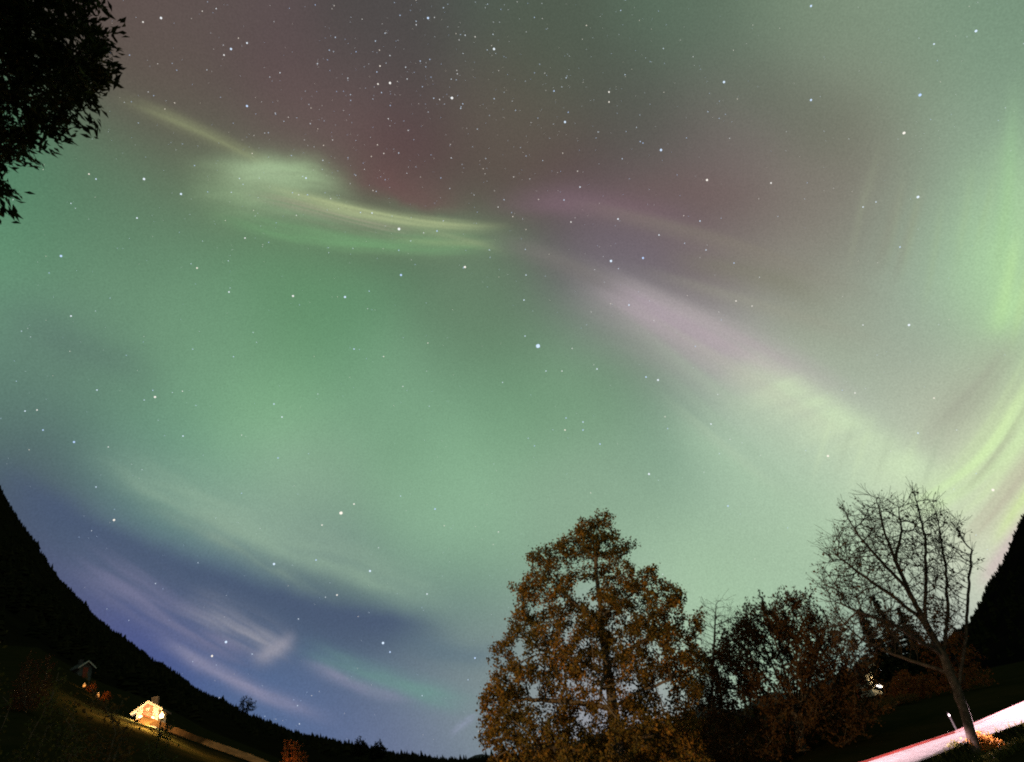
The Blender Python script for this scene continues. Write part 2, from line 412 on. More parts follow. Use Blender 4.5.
MT = dict(
    grass=mat("meadow_grass", (.009, .011, .004), .95, (.017, .015, .006), .35, bump=.4, spec=0),
    hill=mat("forest_floor", (.005, .005, .003), .95, (.008, .008, .004), .02, spec=0),
    rock=mat("dark_mountain", (.003, .003, .003), .95, (.006, .005, .0045), .015, spec=0),
    conifer=mat("conifer_needles", None, .9, island=[(.005, .006, .003), (.010, .011, .005), (.016, .014, .006)], spec=0),
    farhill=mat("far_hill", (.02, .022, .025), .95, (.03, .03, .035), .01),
    road=mat("worn_asphalt", (.17, .16, .16), .9, (.24, .22, .22), 3.0, bump=.3),
    taillight_strip=mat("taillight_red", (.22, .035, .025), .8, (.28, .05, .04), 4.0),  # taillight glow put into this red
    track=mat("sandy_track", (.17, .11, .055), .95, (.09, .06, .03), .8),
    bark=mat("tree_bark", (.055, .042, .030), .95, (.11, .09, .07), 9.0, bump=.5),
    palebark=mat("pale_bark", (.032, .025, .02), .95, (.075, .06, .047), 7.0, bump=.5),
    twig=mat("twig_bark", (.045, .036, .026), .95, (.07, .055, .04), 9.0),
    maple=mat("maple_leaves", None, .75, island=[(.09, .060, .014), (.19, .095, .018), (.30, .14, .024), (.14, .10, .02), (.06, .042, .012), (.24, .11, .02), (.17, .065, .016), (.11, .085, .02)], var=(.075, .06, .016), scale=.55, trans=.35),
    beech=mat("copper_leaves", None, .75, island=[(.035, .019, .008), (.06, .030, .011), (.085, .040, .013), (.045, .028, .010)], trans=.25),
    rowan=mat("russet_leaves", None, .75, island=[(.13, .035, .013), (.20, .055, .016), (.24, .085, .018), (.09, .035, .012)], trans=.35),
    russet=mat("dark_russet_leaves", None, .8, island=[(.035, .014, .008), (.055, .020, .010), (.07, .030, .012)], trans=.2),
    brown=mat("brown_leaves", None, .8, island=[(.06, .034, .011), (.095, .05, .015), (.12, .065, .018), (.045, .03, .010)], trans=.3),
    golden=mat("golden_leaves", None, .75, island=[(.40, .16, .03), (.46, .22, .05), (.30, .10, .02)], trans=.35),
    dullgreen=mat("dull_green_leaves", None, .8, island=[(.030, .034, .010), (.050, .052, .014), (.07, .06, .016)], trans=.3),
    cypress=mat("cypress_sprays", None, .8, island=[(.014, .022, .007), (.024, .034, .010), (.040, .046, .012), (.06, .06, .014)], trans=.15),
    spruce=mat("spruce_needles", None, .85, island=[(.010, .014, .008), (.018, .022, .010), (.026, .024, .012)]),
    whitewall=mat("white_boards", (.38, .36, .32), .8, (.46, .43, .38), 3.0),
    greywall=mat("grey_boards", (.06, .06, .06), .85, (.09, .09, .09), 3.0),
    redwall=mat("barn_boards", (.20, .045, .03), .85, (.26, .06, .04), 3.0),
    roof=mat("slate_roof", (.03, .03, .032), .8, (.05, .05, .055), 5.0),
    trim=mat("white_trim", (.42, .41, .39), .6, (.36, .35, .33), 8.0),
    glassdark=mat("dark_glass", (.02, .02, .025), .1, spec=.5),
    metal=mat("galvanised_metal", (.35, .35, .36), .45, (.28, .28, .29), 10.0),
    blackmetal=mat("black_metal", (.02, .02, .02), .5),
    white=mat("white_plastic", (.80, .80, .80), .5),
    redplastic=mat("red_plastic", (.5, .03, .02), .4),
    lit=mat("lamp_glass", (.9, .8, .6), .4, emit=(1.0, .72, .32), estr=14.0),
    litdim=mat("dim_lantern_glass", (.8, .5, .2), .4, emit=(1.0, .36, .08), estr=.9),
    litwin=mat("lit_window", (.9, .8, .6), .4, emit=(1.0, .66, .28), estr=2.2),
    litcool=mat("cool_white_glow", (.9, .9, .9), .4, emit=(.95, .95, 1.0), estr=2.0),
)


# ------------------------------------------------------------------ mesh helpers
def tag(o, label=None, cat=None, group=None, kind=None):
    if label: o["label"] = label
    if cat: o["category"] = cat
    if group: o["group"] = group
    if kind: o["kind"] = kind
    return o


def link_mesh(name, V, Fc, m, parent=None, smooth=False):
    me = bpy.data.meshes.new(name)
    V = np.asarray(V, float).reshape(-1, 3)
    if isinstance(Fc, np.ndarray):
        nf, k = Fc.shape
        me.vertices.add(len(V)); me.vertices.foreach_set("co", V.ravel().astype(np.float32))
        me.loops.add(nf * k); me.loops.foreach_set("vertex_index", Fc.ravel().astype(np.int32))
        me.polygons.add(nf); me.polygons.foreach_set("loop_start", (np.arange(nf) * k).astype(np.int32))
        me.update(calc_edges=True); me.validate()
    else:
        me.from_pydata([tuple(v) for v in V], [], [tuple(f) for f in Fc]); me.update()
    if smooth:
        me.polygons.foreach_set("use_smooth", [True] * len(me.polygons))
    me.materials.append(m)
    o = bpy.data.objects.new(name, me); COL.objects.link(o)
    if parent is not None: o.parent = parent
    return o


def empty(name, loc, rz=0.0):
    o = bpy.data.objects.new(name, None); COL.objects.link(o)
    o.location = tuple(float(v) for v in loc); o.rotation_euler = (0, 0, rz)
    o.empty_display_size = 0.3
    return o


class MB:
    """collects shapes that make up ONE part"""
    def __init__(s): s.v = []; s.f = []

    def box(s, x0, x1, y0, y1, z0, z1):
        b = len(s.v)
        s.v += [(x0, y0, z0), (x1, y0, z0), (x1, y1, z0), (x0, y1, z0), (x0, y0, z1), (x1, y0, z1), (x1, y1, z1), (x0, y1, z1)]
        s.f += [tuple(b + i for i in q) for q in ((0, 3, 2, 1), (4, 5, 6, 7), (0, 1, 5, 4), (1, 2, 6, 5), (2, 3, 7, 6), (3, 0, 4, 7))]
        return s

    def prism(s, prof, y0, y1):
        """profile in x,z pushed along y"""
        b = len(s.v); n = len(prof)
        s.v += [(x, y0, z) for x, z in prof] + [(x, y1, z) for x, z in prof]
        s.f.append(tuple(range(b, b + n))); s.f.append(tuple(range(b + 2 * n - 1, b + n - 1, -1)))
        s.f += [(b + i, b + n + i, b + n + (i + 1) % n, b + (i + 1) % n) for i in range(n)]
        return s

    def lathe(s, prof, cx=0, cy=0, n=12):
        b = len(s.v); k = len(prof)
        for r, z in prof:
            for i in range(n):
                a = 2 * math.pi * i / n
                s.v.append((cx + r * math.cos(a), cy + r * math.sin(a), z))
        for j in range(k - 1):
            for i in range(n):
                s.f.append((b + j * n + i, b + j * n + (i + 1) % n, b + (j + 1) * n + (i + 1) % n, b + (j + 1) * n + i))
        s.f.append(tuple(b + i for i in range(n - 1, -1, -1)))
        s.f.append(tuple(b + (k - 1) * n + i for i in range(n)))
        return s

    def build(s, name, m, parent=None, smooth=False): return link_mesh(name, s.v, s.f, m, parent, smooth)


# ------------------------------------------------------------------ terrain
def tab(x, xs, ys): return float(np.interp(x, xs, ys))


EDGE_AZ = [-130, -110, -70, -47, -42, -37.7, -34, -30, -27, -23, -18, -12]
EDGE_EL = [0, 9, 13, 13, 12.3, 9.7, 8.1, 5.6, 4.1, 2.0, 0.2, -1.0]
ROADPLANE = lambda x, y: -0.02 * (x - 14) + 0.08 * (min(y, 40) - 26)


def sstep(a, b, x):
    t = min(1, max(0, (x - a) / (b - a))); return t * t * (3 - 2 * t)


def ground_z(x, y):
    r = math.hypot(x, y); az = math.degrees(math.atan2(x, y))
    z = 0.0
    if az < -12 and az > -130:
        s = (2.4 + 150 * math.tan(math.radians(tab(az, EDGE_AZ, EDGE_EL)))) / 138.0
        z = max(s, -0.02) * max(0, min(r, 190) - 12)
        if az > -18: z *= (-12 - az) / 6.0
    cw = sstep(-20, -8, az) * (1 - sstep(8, 15, az))
    if cw > 0: z += cw * -0.05 * max(0, min(r, 55) - 6)
    rw = sstep(10, 18, az) * (1 - sstep(70, 100, az))
    if rw > 0:
        pz = ROADPLANE(max(-5, min(x, 60)), max(4, y))
        z += rw * sstep(5, 17, r) * pz
    z += 0.05 * math.sin(x * .9 + 1.3 * math.sin(y * .4)) * math.sin(y * .7) * sstep(6, 15, r) * (1 - sstep(60, 120, r))
    return z


# ground sheet to the horizon
azs = np.concatenate([np.arange(-180, -60, 5), np.arange(-60, 60, 0.75), np.arange(60, 180, 5)])
rads = np.concatenate([[0.5], np.geomspace(2, 200, 70), np.geomspace(260, 14000, 14)])
V = []
for r in rads:
    for a in azs:
        x, y = r * math.sin(math.radians(a)), r * math.cos(math.radians(a))
        z = ground_z(x, y)
        if r > 250: z = z * max(0, 1 - (r - 250) / 1500) - 2.0
        V.append((x, y, z))
na, nr = len(azs), len(rads)
Fc = [(j * na + i, (j + 1) * na + i, (j + 1) * na + (i + 1) % na, j * na + (i + 1) % na) for j in range(nr - 1) for i in range(na)]
Fc.append(tuple(range(na)))
g = link_mesh("ground", V, Fc, MT['grass'], smooth=True)
tag(g, "dark grass meadow and valley floor", kind="structure")


def ridge_noise(a, seed=0):
    return 0.35 * math.sin(a * 1.7 + seed) + 0.22 * math.sin(a * 4.3 + 2 * seed) + 0.12 * math.sin(a * 9.1 + 3 * seed)


LA = [-110, -95, -75, -60, -47.1, -41.7, -37.1, -31, -27.2, -23.3, -17.9, -10.8, -5, -2]
LE = [12, 22, 30, 30, 23.7, 17.2, 13.1, 8.75, 6.35, 4.5, 2.55, 0.45, -.1, -.3]
RA = [14, 20, 24, 27.5, 31.0, 34.0, 37.7, 45, 60, 85, 100]
RE = [-.4, -.1, .4, 1.1, 2.5, 5.0, 8.3, 14, 20, 20, 10]


def hill_mesh(name, A0, A1, TA, TE, r0, r1, m, label, nu=26, seed=1.0, amp=.2):
    aa = np.arange(A0, A1 + .01, 0.6); V = []
    for j in range(nu + 4):
        u = j / (nu - 1)
        for a in aa:
            ar = math.radians(a)
            e = tab(a, TA, TE) + amp * ridge_noise(a, seed) * min(1, max(0, tab(a, TA, TE) / 6))
            zr = CAM_Z + r1 * math.tan(math.radians(e))
            if u <= 1:
                r = r0 + (r1 - r0) * u
                zb = ground_z(r0 * math.sin(ar), r0 * math.cos(ar)) - 1.0
                bulge = 0.25 * math.sin(math.pi * u) * 0.10 * (zr - zb)
                z = zb + (zr - zb) * u - bulge + 3.0 * math.sin(a * 2.1 + u * 17 + seed) * math.sin(u * math.pi)
            else:
                r = r1 * (1 + .9 * (u - 1) * 3); z = zr - (r - r1) * .35
            V.append((r * math.sin(ar), r * math.cos(ar), z))
    na = len(aa)
    Fc = [(j * na + i, j * na + i + 1, (j + 1) * na + i + 1, (j + 1) * na + i) for j in range(nu + 3) for i in range(na - 1)]
    o = link_mesh(name, V, Fc, m, smooth=True)
    tag(o, label, kind="structure")
    return np.array(V).reshape(nu + 4, na, 3), nu


HV, HN = hill_mesh("hill", -110, -2, LA, LE, 172, 1500, MT['hill'], "black forested valley side rising steeply")
MV, MN = hill_mesh("mountain", 14, 100, RA, RE, 260, 1100, MT['rock'], "black steep mountain side", seed=2.3)
# far hills closing the valley
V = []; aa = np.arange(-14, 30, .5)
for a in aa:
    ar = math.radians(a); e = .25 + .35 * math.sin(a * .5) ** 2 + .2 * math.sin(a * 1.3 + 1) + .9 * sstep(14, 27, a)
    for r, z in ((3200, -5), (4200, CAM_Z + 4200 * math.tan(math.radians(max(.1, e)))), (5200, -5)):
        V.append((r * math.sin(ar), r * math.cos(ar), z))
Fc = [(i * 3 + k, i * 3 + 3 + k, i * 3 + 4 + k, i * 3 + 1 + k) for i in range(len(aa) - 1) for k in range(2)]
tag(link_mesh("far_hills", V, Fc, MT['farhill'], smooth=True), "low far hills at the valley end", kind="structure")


def conifer_wood(name, grid, nu, count, az_lo, az_hi, label, hmin, hmax):
    """spruce wood covering the slope: one mass"""
    n_u, n_a = grid.shape[:2]
    vs = []; fs = []; b = 0
    az = np.degrees(np.arctan2(grid[nu - 1, :, 0], grid[nu - 1, :, 1]))
    ok = np.where((az > az_lo) & (az < az_hi))[0]
    for q in range(count):
        i = rng.uniform(ok[0], ok[-1] - .01); 
        u = 1.0 if q < count * .42 else rng.random() ** .7
        j = min(u * (nu - 1), nu - 1.01); j = max(j, .15)
        if u == 1.0: j = nu - 1 - abs(rng.normal(0, .5))
        i0, j0 = int(i), int(j); fi, fj = i - i0, j - j0
        p = (grid[j0, i0] * (1 - fi) + grid[j0, i0 + 1] * fi) * (1 - fj) + (grid[j0 + 1, i0] * (1 - fi) + grid[j0 + 1, i0 + 1] * fi) * fj
        rr = math.hypot(p[0], p[1])
        if rr < 480 and -31 < math.degrees(math.atan2(p[0], p[1])) < 0: continue
        h = rng.uniform(hmin, hmax); 
        h *= (.55, .8, 1.0)[int(rng.integers(3))] * (1 + .35 * math.sin(p[0] * .021) * math.sin(p[1] * .027 + 1))
        if rng.random() < .06: h *= 1.5
        w = h * rng.uniform(.2, .42)
        tiers = 7 if rr < 450 else 3
        k = 7 if rr < 450 else 5
        p = p - np.array([0, 0, 1.0])
        ph = rng.random() * 6.28
        for t in range(tiers):
            z0 = h * (.08 + .86 * t / tiers); z1 = min(h, z0 + h * (1.15 / tiers + .12))
            wr = w * (1 - t / (tiers + .3))
            ring = [(p[0] + wr * rng.uniform(.7, 1.25) * math.cos(ph + 6.283 * s / k), p[1] + wr * rng.uniform(.7, 1.25) * math.sin(ph + 6.283 * s / k), p[2] + z0 - rng.uniform(0, .05) * h) for s in range(k)]
            vs += ring + [(p[0], p[1], p[2] + z1)]
            fs += [(b + s, b + (s + 1) % k, b + k) for s in range(k)]
            b += k + 1
    o = link_mesh(name, np.array(vs), np.array(fs), MT['conifer'])
    tag(o, label, kind="stuff")


conifer_wood("hillside_forest", HV, HN, 9000, -62, -3, "dark spruce forest covering the valley side on the left", 5, 10)
conifer_wood("mountain_forest", MV, MN, 2600, 16, 60, "black forest clinging to the mountain on the right", 4, 8)


# ------------------------------------------------------------------ trees: skeleton growth
def colonize(init, attr, di, dk, D, trop=(0, 0, 0), jit=.15, maxit=160, maxn=9000):
    pos = [np.array(p, float) for p, _ in init]; par = [q for _, q in init]
    P = np.zeros((maxn + 3000, 3)); n = len(pos); P[:n] = pos
    A = attr.copy(); alive = np.ones(len(A), bool)
    d = np.linalg.norm(A[:, None] - P[None, :n], axis=2)
    near = d.argmin(1); nd = d.min(1)
    trop = np.array(trop, float); kids = {}
    for it in range(maxit):
        act = alive & (nd < di)
        if not act.any() or n >= maxn: break
        idx = near[act]; v = A[act] - P[idx]; v /= np.maximum(np.linalg.norm(v, axis=1, keepdims=True), 1e-6)
        uq, invx = np.unique(idx, return_inverse=True)
        S = np.zeros((len(uq), 3)); np.add.at(S, invx, v)
        S /= np.maximum(np.linalg.norm(S, axis=1, keepdims=True), 1e-6)
        S += trop + rng.normal(0, jit, S.shape); S /= np.linalg.norm(S, axis=1, keepdims=True)
        n0 = n
        for q, s in zip(uq, S):
            kk = kids.setdefault(int(q), [])
            if len(kk) >= 3 or any(s @ o > .93 for o in kk): continue
            kk.append(s); P[n] = P[q] + D * s; par.append(int(q)); n += 1
            if n >= maxn: break
        if n == n0: break
        ai = np.where(alive)[0]
        dd = np.linalg.norm(A[ai][:, None] - P[None, n0:n], axis=2)
        m = dd.argmin(1); md = dd[np.arange(len(ai)), m]
        upd = md < nd[ai]
        near[ai[upd]] = m[upd] + n0; nd[ai[upd]] = md[upd]
        alive[ai] &= nd[ai] > dk
    return P[:n].copy(), np.array(par[:n])


def radii(P, par, tip, ex):
    n = len(P); acc = np.zeros(n); R = np.zeros(n)
    for i in range(n - 1, -1, -1):
        R[i] = tip if acc[i] == 0 else acc[i] ** (1 / ex)
        if par[i] >= 0: acc[par[i]] += R[i] ** ex
    return R


def tubes(P, par, R, lo, hi):
    """tube mesh of every branch whose first radius lies in [lo, hi)"""
    n = len(P); main = -np.ones(n, int); kids = [[] for _ in range(n)]
    for i in range(n):
        if par[i] >= 0: kids[par[i]].append(i)
    for i in range(n):
        if kids[i]: main[i] = max(kids[i], key=lambda c: R[c])
    vs = []; fs = []
    for i in range(n):
        p = par[i]
        if p >= 0 and main[p] == i: continue
        chain = [p, i] if p >= 0 else [i]
        while main[chain[-1]] >= 0: chain.append(main[chain[-1]])
        if len(chain) < 2: continue
        r0 = R[chain[1]]
        if not (lo <= r0 < hi): continue
        k = 9 if r0 > .08 else (5 if r0 > .025 else 3)
        pts = P[chain]; rr = R[chain].copy(); rr[0] = rr[1] if p >= 0 else rr[0]
        base = len(vs); ref = np.array([.31, .77, .55])
        for j in range(len(chain)):
            t = pts[min(j + 1, len(chain) - 1)] - pts[max(j - 1, 0)]
            t /= max(np.linalg.norm(t), 1e-6)
            u = ref - t * (ref @ t); u /= max(np.linalg.norm(u), 1e-6); ref = u
            w = np.cross(t, u)
            for s in range(k):
                a = 6.28318 * s / k
                vs.append(pts[j] + rr[j] * (math.cos(a) * u + math.sin(a) * w))
        for j in range(len(chain) - 1):
            for s in range(k):
                fs.append((base + j * k + s, base + j * k + (s + 1) % k, base + (j + 1) * k + (s + 1) % k, base + (j + 1) * k + s))
    return vs, fs


def leaves(C, size, axis=None, aspect=.75, fold=.25, droop=0.0):
    """one small folded kite per leaf"""
    n = len(C)
    if axis is None: a = rng.normal(size=(n, 3))
    else: a = axis + rng.normal(0, .45, (n, 3))
    a[:, 2] -= droop
    a /= np.linalg.norm(a, axis=1, keepdims=True)
    q = rng.normal(size=(n, 3)); b = np.cross(a, q); b /= np.maximum(np.linalg.norm(b, axis=1, keepdims=True), 1e-6)
    c = np.cross(a, b)
    s = (size * rng.uniform(.6, 1.35, n))[:, None]
    v0 = C - a * s * .5; v2 = C + a * s * .5
    v1 = C + b * s * .5 * aspect + c * s * fold * .5; v3 = C - b * s * .5 * aspect + c * s * fold * .5
    V = np.stack([v0, v1, v2, v3], 1).reshape(-1, 3)
    i = np.arange(n)[:, None] * 4
    return V, i + np.array([[0, 1, 2, 3]])


def in_poly(x, y, poly):
    x = np.asarray(x); y = np.asarray(y); r = np.zeros(x.shape, bool); n = len(poly)
    for i in range(n):
        x0, y0 = poly[i]; x1, y1 = poly[(i + 1) % n]
        c = ((y0 > y) != (y1 > y)) & (x < (x1 - x0) * (y - y0) / (y1 - y0 + 1e-9) + x0)
        r ^= c
    return r


def crown_points(outline, Y, n, depth=.85, clump=None, clump_n=0, flat=1.0, crest=0.0):
    """points spread through a crown's volume; its outline is given at Y metres ahead"""
    pl = [(at(px, py, Y)[0], at(px, py, Y)[2]) for px, py in outline]
    xs = [p[0] for p in pl]; zs = [p[1] for p in pl]
    out = []
    while len(out) < n:
        x = rng.uniform(min(xs), max(xs), 4000); z = rng.uniform(min(zs), max(zs), 4000)
        k = in_poly(x, z, pl); x = x[k]; z = z[k]
        # half width at this height
        zz = np.linspace(min(zs), max(zs), 60); lo = []; hi = []
        gx = np.linspace(min(xs), max(xs), 160)
        for q in zz:
            m = in_poly(gx, np.full_like(gx, q), pl)
            lo.append(gx[m].min() if m.any() else 0); hi.append(gx[m].max() if m.any() else 0)
        l = np.interp(z, zz, lo); h = np.interp(z, zz, hi); c = (l + h) / 2; w = np.maximum((h - l) / 2, .05)
        lim = np.sqrt(np.maximum(0, 1 - ((x - c) / w) ** 2)) * w * depth
        y = Y + rng.uniform(-1, 1, len(x)) * lim
        out += list(np.stack([x, y, z], 1))
    out = np.array(out[:n])
    if clump:
        cc = out[rng.choice(len(out), clump_n, replace=False)]; sq = np.array([1, 1, flat])
        d = np.linalg.norm((out * sq)[:, None] - (cc * sq)[None], axis=2).min(1)
        out = out[(d < clump) | (out[:, 2] > max(zs) - crest)]
    return out


def chain_nodes(init, pts, start, step):
    """append a polyline to the skeleton, start = index it grows from; returns the index of its last node"""
    last = start
    prev = init[start][0] if start >= 0 else None
    for p in pts:
        p = np.array(p, float)
        if prev is None:
            init.append((p, -1)); last = 0; prev = p; continue
        L = np.linalg.norm(p - prev); k = max(1, int(round(L / step))); q0 = prev
        for i in range(1, k + 1):
            init.append((q0 + (p - q0) * i / k + (rng.normal(0, step * .06, 3) if i < k else 0), last)); last = len(init) - 1
        prev = p
    return last


def finish_tree(name, label, cat, base, P, par, R, leaf_mat, leaf_c, leaf_size, bark, twig, thick=.04, leaf_axis=None, aspect=.75, group=None, droop=0., crown_name="crown", flare=0.0, wood_name="trunk"):
    base = np.array(base, float)
    root = empty(name, base); tag(root, label, cat, group)
    if flare:
        R = R.copy(); hgt = P[:, 2] - base[2]
        R *= 1 + flare * np.exp(-np.maximum(hgt, 0) / .35) * (R > R.max() * .5)
    v, f = tubes(P - base, par, R, 0, 9)
    link_mesh(wood_name, v, f, bark, root, smooth=True)
    if leaf_c is not None and len(leaf_c):
        V, F = leaves(leaf_c - base, leaf_size, leaf_axis, aspect, droop=droop)
        link_mesh(crown_name, V, F, leaf_mat, root)
    return root


def fit_radius(R, tip, target):
    """same branching, trunk radius brought to target"""
    return tip * (R / tip) ** (math.log(target / tip) / math.log(R.max() / tip))


def thin_nodes(P, par, R, thr): return np.where(R < thr)[0]


def spread_leaves(P, idx, k, rad):
    C = np.repeat(P[idx], k, axis=0)
    return C + rng.normal(0, rad, C.shape)


def tips_twigs(P, par, R, thr, k, length, up=.4, tip=.006):
    """bare twigs growing on the thin branches"""
    P = list(P); par = list(par); n0 = len(P)
    for i in range(n0):
        if R[i] > thr or par[i] < 0: continue
        d0 = P[i] - P[par[i]]; d0 /= max(np.linalg.norm(d0), 1e-6)
        for _ in range(rng.poisson(k)):
            d = d0 + rng.normal(0, .42, 3); d[2] += up; d /= np.linalg.norm(d)
            last = i; L = length * rng.uniform(.4, 1.2)
            for s in range(3):
                P.append(P[last] + d * L / 3); par.append(last); last = len(P) - 1
                d = d + rng.normal(0, .18, 3); d[2] += .08; d /= np.linalg.norm(d)
    return np.array(P), np.array(par)


def gz3(x, y): return np.array([x, y, ground_z(x, y)])


# ---- big maple
Y = 26.0
bx = at(622, 762, Y)[0]
base = gz3(bx + .15, Y)
outline = [(600, 508), (590, 520), (577, 518), (570, 534), (556, 540), (562, 552), (540, 550), (524, 556), (530, 572), (514, 574), (508, 588), (520, 600), (506, 622), (514, 634), (494, 640), (486, 656), (500, 672), (488, 684), (474, 700), (484, 716), (474, 738), (486, 752), (484, 775), (496, 805), (560, 812), (640, 816), (700, 806), (716, 770), (698, 735), (712, 715), (700, 690), (710, 664), (696, 645), (706, 622), (700, 606), (682, 598), (680, 584), (662, 586), (660, 566), (640, 570), (622, 560), (640, 544), (624, 540), (614, 532), (616, 516)]
A = crown_points(outline, Y, 9500, .8, clump=.66, clump_n=520, flat=2.1, crest=1.9)
init = []
top = chain_nodes(init, [base, at(620, 770, Y), at(612, 700, Y), at(603, 640, Y), at(598, 590, Y), at(593, 535, Y)], -1, .3)
for f, ex in ((.25, (545, 745, Y - 1.5)), (.3, (680, 735, Y + 1)), (.4, (520, 700, Y + 1)), (.42, (670, 680, Y - 1.2)), (.5, (540, 650, Y - 1)), (.55, (675, 625, Y + .8)), (.5, (600, 690, Y - 3)), (.35, (610, 720, Y + 3.2)), (.65, (560, 590, Y + .5)), (.7, (640, 590, Y - .6))):
    s = int(f * top); e = at(*ex); s0 = init[s][0]
    chain_nodes(init, [s0 + (e - s0) * .5 + np.array([0, 0, .1]), e], s, .3)
P, par = colonize(init, A, 1.6, .27, .17, (0, 0, .06), .18, maxn=14000)
R = fit_radius(radii(P, par, .009, 2.25), .009, .27)
ii = thin_nodes(P, par, R, .021)
LC = spread_leaves(P, ii, 20, .10)
print("maple", len(P), R.max(), len(LC))
finish_tree("maple_tree", "tall broad maple with dense orange autumn leaves, largest tree", "tree", base, P, par, R, MT['maple'], LC, .105, MT['bark'], MT['twig'])

# ---- copper coloured tree beside it
Y = 31.0
bx = at(806, 762, Y)[0]; base = gz3(bx, Y)
outline = [(796, 594), (789, 606), (782, 596), (775, 612), (764, 600), (758, 620), (744, 616), (742, 636), (724, 636), (726, 654), (704, 656), (706, 676), (690, 690), (690, 745), (705, 775), (760, 770), (800, 752), (850, 748), (866, 728), (884, 712), (862, 700), (888, 680), (860, 684), (882, 658), (850, 668), (860, 640), (838, 656), (842, 628), (822, 644), (828, 606), (812, 626), (808, 598), (800, 612)]
A = crown_points(outline, Y, 8000, .8, clump=.36, clump_n=330, flat=.6)
init = []
top = chain_nodes(init, [base, at(800, 735, Y), at(795, 700, Y)], -1, .2)
for ex in ((793, 605, Y), (752, 620, Y + .6), (722, 655, Y - .6), (705, 705, Y + .3), (820, 620, Y - .5), (842, 648, Y + .4), (868, 672, Y - .3), (862, 705, Y + .3), (775, 640, Y - 1.2), (810, 650, Y + 1.2), (764, 606, Y), (808, 604, Y + .4), (735, 634, Y + .2), (828, 618, Y), (880, 662, Y), (858, 645, Y + .5), (710, 680, Y), (782, 602, Y - .4)):
    e = at(*ex); s = int(top * random.uniform(.55, 1)); s0 = init[s][0]
    chain_nodes(init, [s0 + (e - s0) * .5 + np.array([0, 0, -.15]), e], s, .2)
P, par = colonize(init, A, 1.0, .24, .15, (0, 0, .45), .12)
R = radii(P, par, .008, 2.3)
P, par = tips_twigs(P, par, R, .013, .55, .85, up=.75)
R = fit_radius(radii(P, par, .007, 2.3), .007, .19)
ii = thin_nodes(P, par, R, .018)
ax = P[ii] - P[np.maximum(par[ii], 0)]; ax /= np.maximum(np.linalg.norm(ax, axis=1, keepdims=True), 1e-6)
LC = spread_leaves(P, ii, 6, .06)
finish_tree("beech_tree", "smaller dark brown tree with upswept feathery branches right of the maple", "tree", base, P, par, R, MT['beech'], LC, .13, MT['bark'], MT['twig'], leaf_axis=np.repeat(ax, 6, axis=0) * 1.2, aspect=.5)


# ---- bare trees
def bare_tree(name, label, Y, base, trunk, limbs, outline, n, tip, tw, twl, bark, D=.24, dk=.34, extra_leaf=0, ex=2.25, thick=.04, wood=.145, clump=None):
    A = crown_points(outline, Y, n, .8, clump=clump, clump_n=46)
    init = []
    top = chain_nodes(init, [base] + [at(px, py, Y + dy) for px, py, dy in trunk], -1, D)
    for (bxp, byp), lst in limbs:
        tgt = at(bxp, byp, Y)
        s = min(range(len(init)), key=lambda k: np.linalg.norm(init[k][0] - tgt))
        chain_nodes(init, [at(px, py, Y + dy) for px, py, dy in lst], s, D)
    P, par = colonize(init, A, 1.8, dk, D, (0, 0, .38), .18)
    R0 = radii(P, par, tip, ex)
    P2, par2 = tips_twigs(P, par, R0, tip * 2.2, tw, twl)
    R = fit_radius(radii(P2, par2, tip * .75, ex + .05), tip * .75, wood)
    LC = None
    if extra_leaf:
        ii = np.where(R < tip * 1.2)[0]; ii = rng.choice(ii, min(extra_leaf, len(ii)), replace=False)
        LC = P2[ii] + rng.normal(0, .04, (len(ii), 3))
    print(name, len(P2), R.max())
    return finish_tree(name, label, "tree", base, P2, par2, R, MT['brown'], LC, .10, bark, MT['twig'], thick=thick, flare=.35)


Y = 23.4
b = at(974, 749, Y); base = np.array([b[0], Y, b[2] - .3])
outline = [(872, 494), (858, 500), (850, 520), (836, 522), (838, 540), (822, 548), (830, 566), (818, 580), (826, 602), (834, 640), (852, 664), (885, 655), (915, 640), (940, 650), (955, 640), (962, 604), (972, 562), (960, 544), (962, 524), (942, 518), (938, 502), (924, 514), (914, 494), (902, 518), (888, 500)]
bare_tree("bare_tree", "tall leafless tree with spreading bare branches at the roadside", Y, base,
          [(974, 745, 0), (968, 722, 0), (958, 692, 0), (943, 655, 0), (925, 622, .1), (908, 590, .1), (895, 560, 0), (884, 530, 0), (876, 498, 0)],
          [((943, 655), [(918, 640, -.5), (890, 622, -.8), (858, 612, -1.0), (830, 598, -1.2)]),
           ((950, 672), [(925, 665, .5), (895, 655, .9), (862, 640, 1.1)]),
           ((925, 622), [(895, 598, .6), (862, 575, 1.0), (832, 552, 1.2)]),
           ((908, 590), [(880, 560, -.6), (858, 535, -.9), (845, 512, -1)]),
           ((943, 655), [(948, 610, .6), (946, 570, .9), (938, 520, 1.1)]),
           ((925, 622), [(926, 575, -.7), (925, 535, -1.0), (914, 492, -1.2)]),
           ((957, 690), [(966, 640, -.3), (968, 595, -.6), (972, 550, -.8)]),
           ((895, 560), [(902, 530, .5), (898, 505, .8)])],
          outline, 3600, .0085, 2.1, .68, MT['palebark'], clump=.95, D=.2, dk=.3, extra_leaf=1500, ex=2.35)

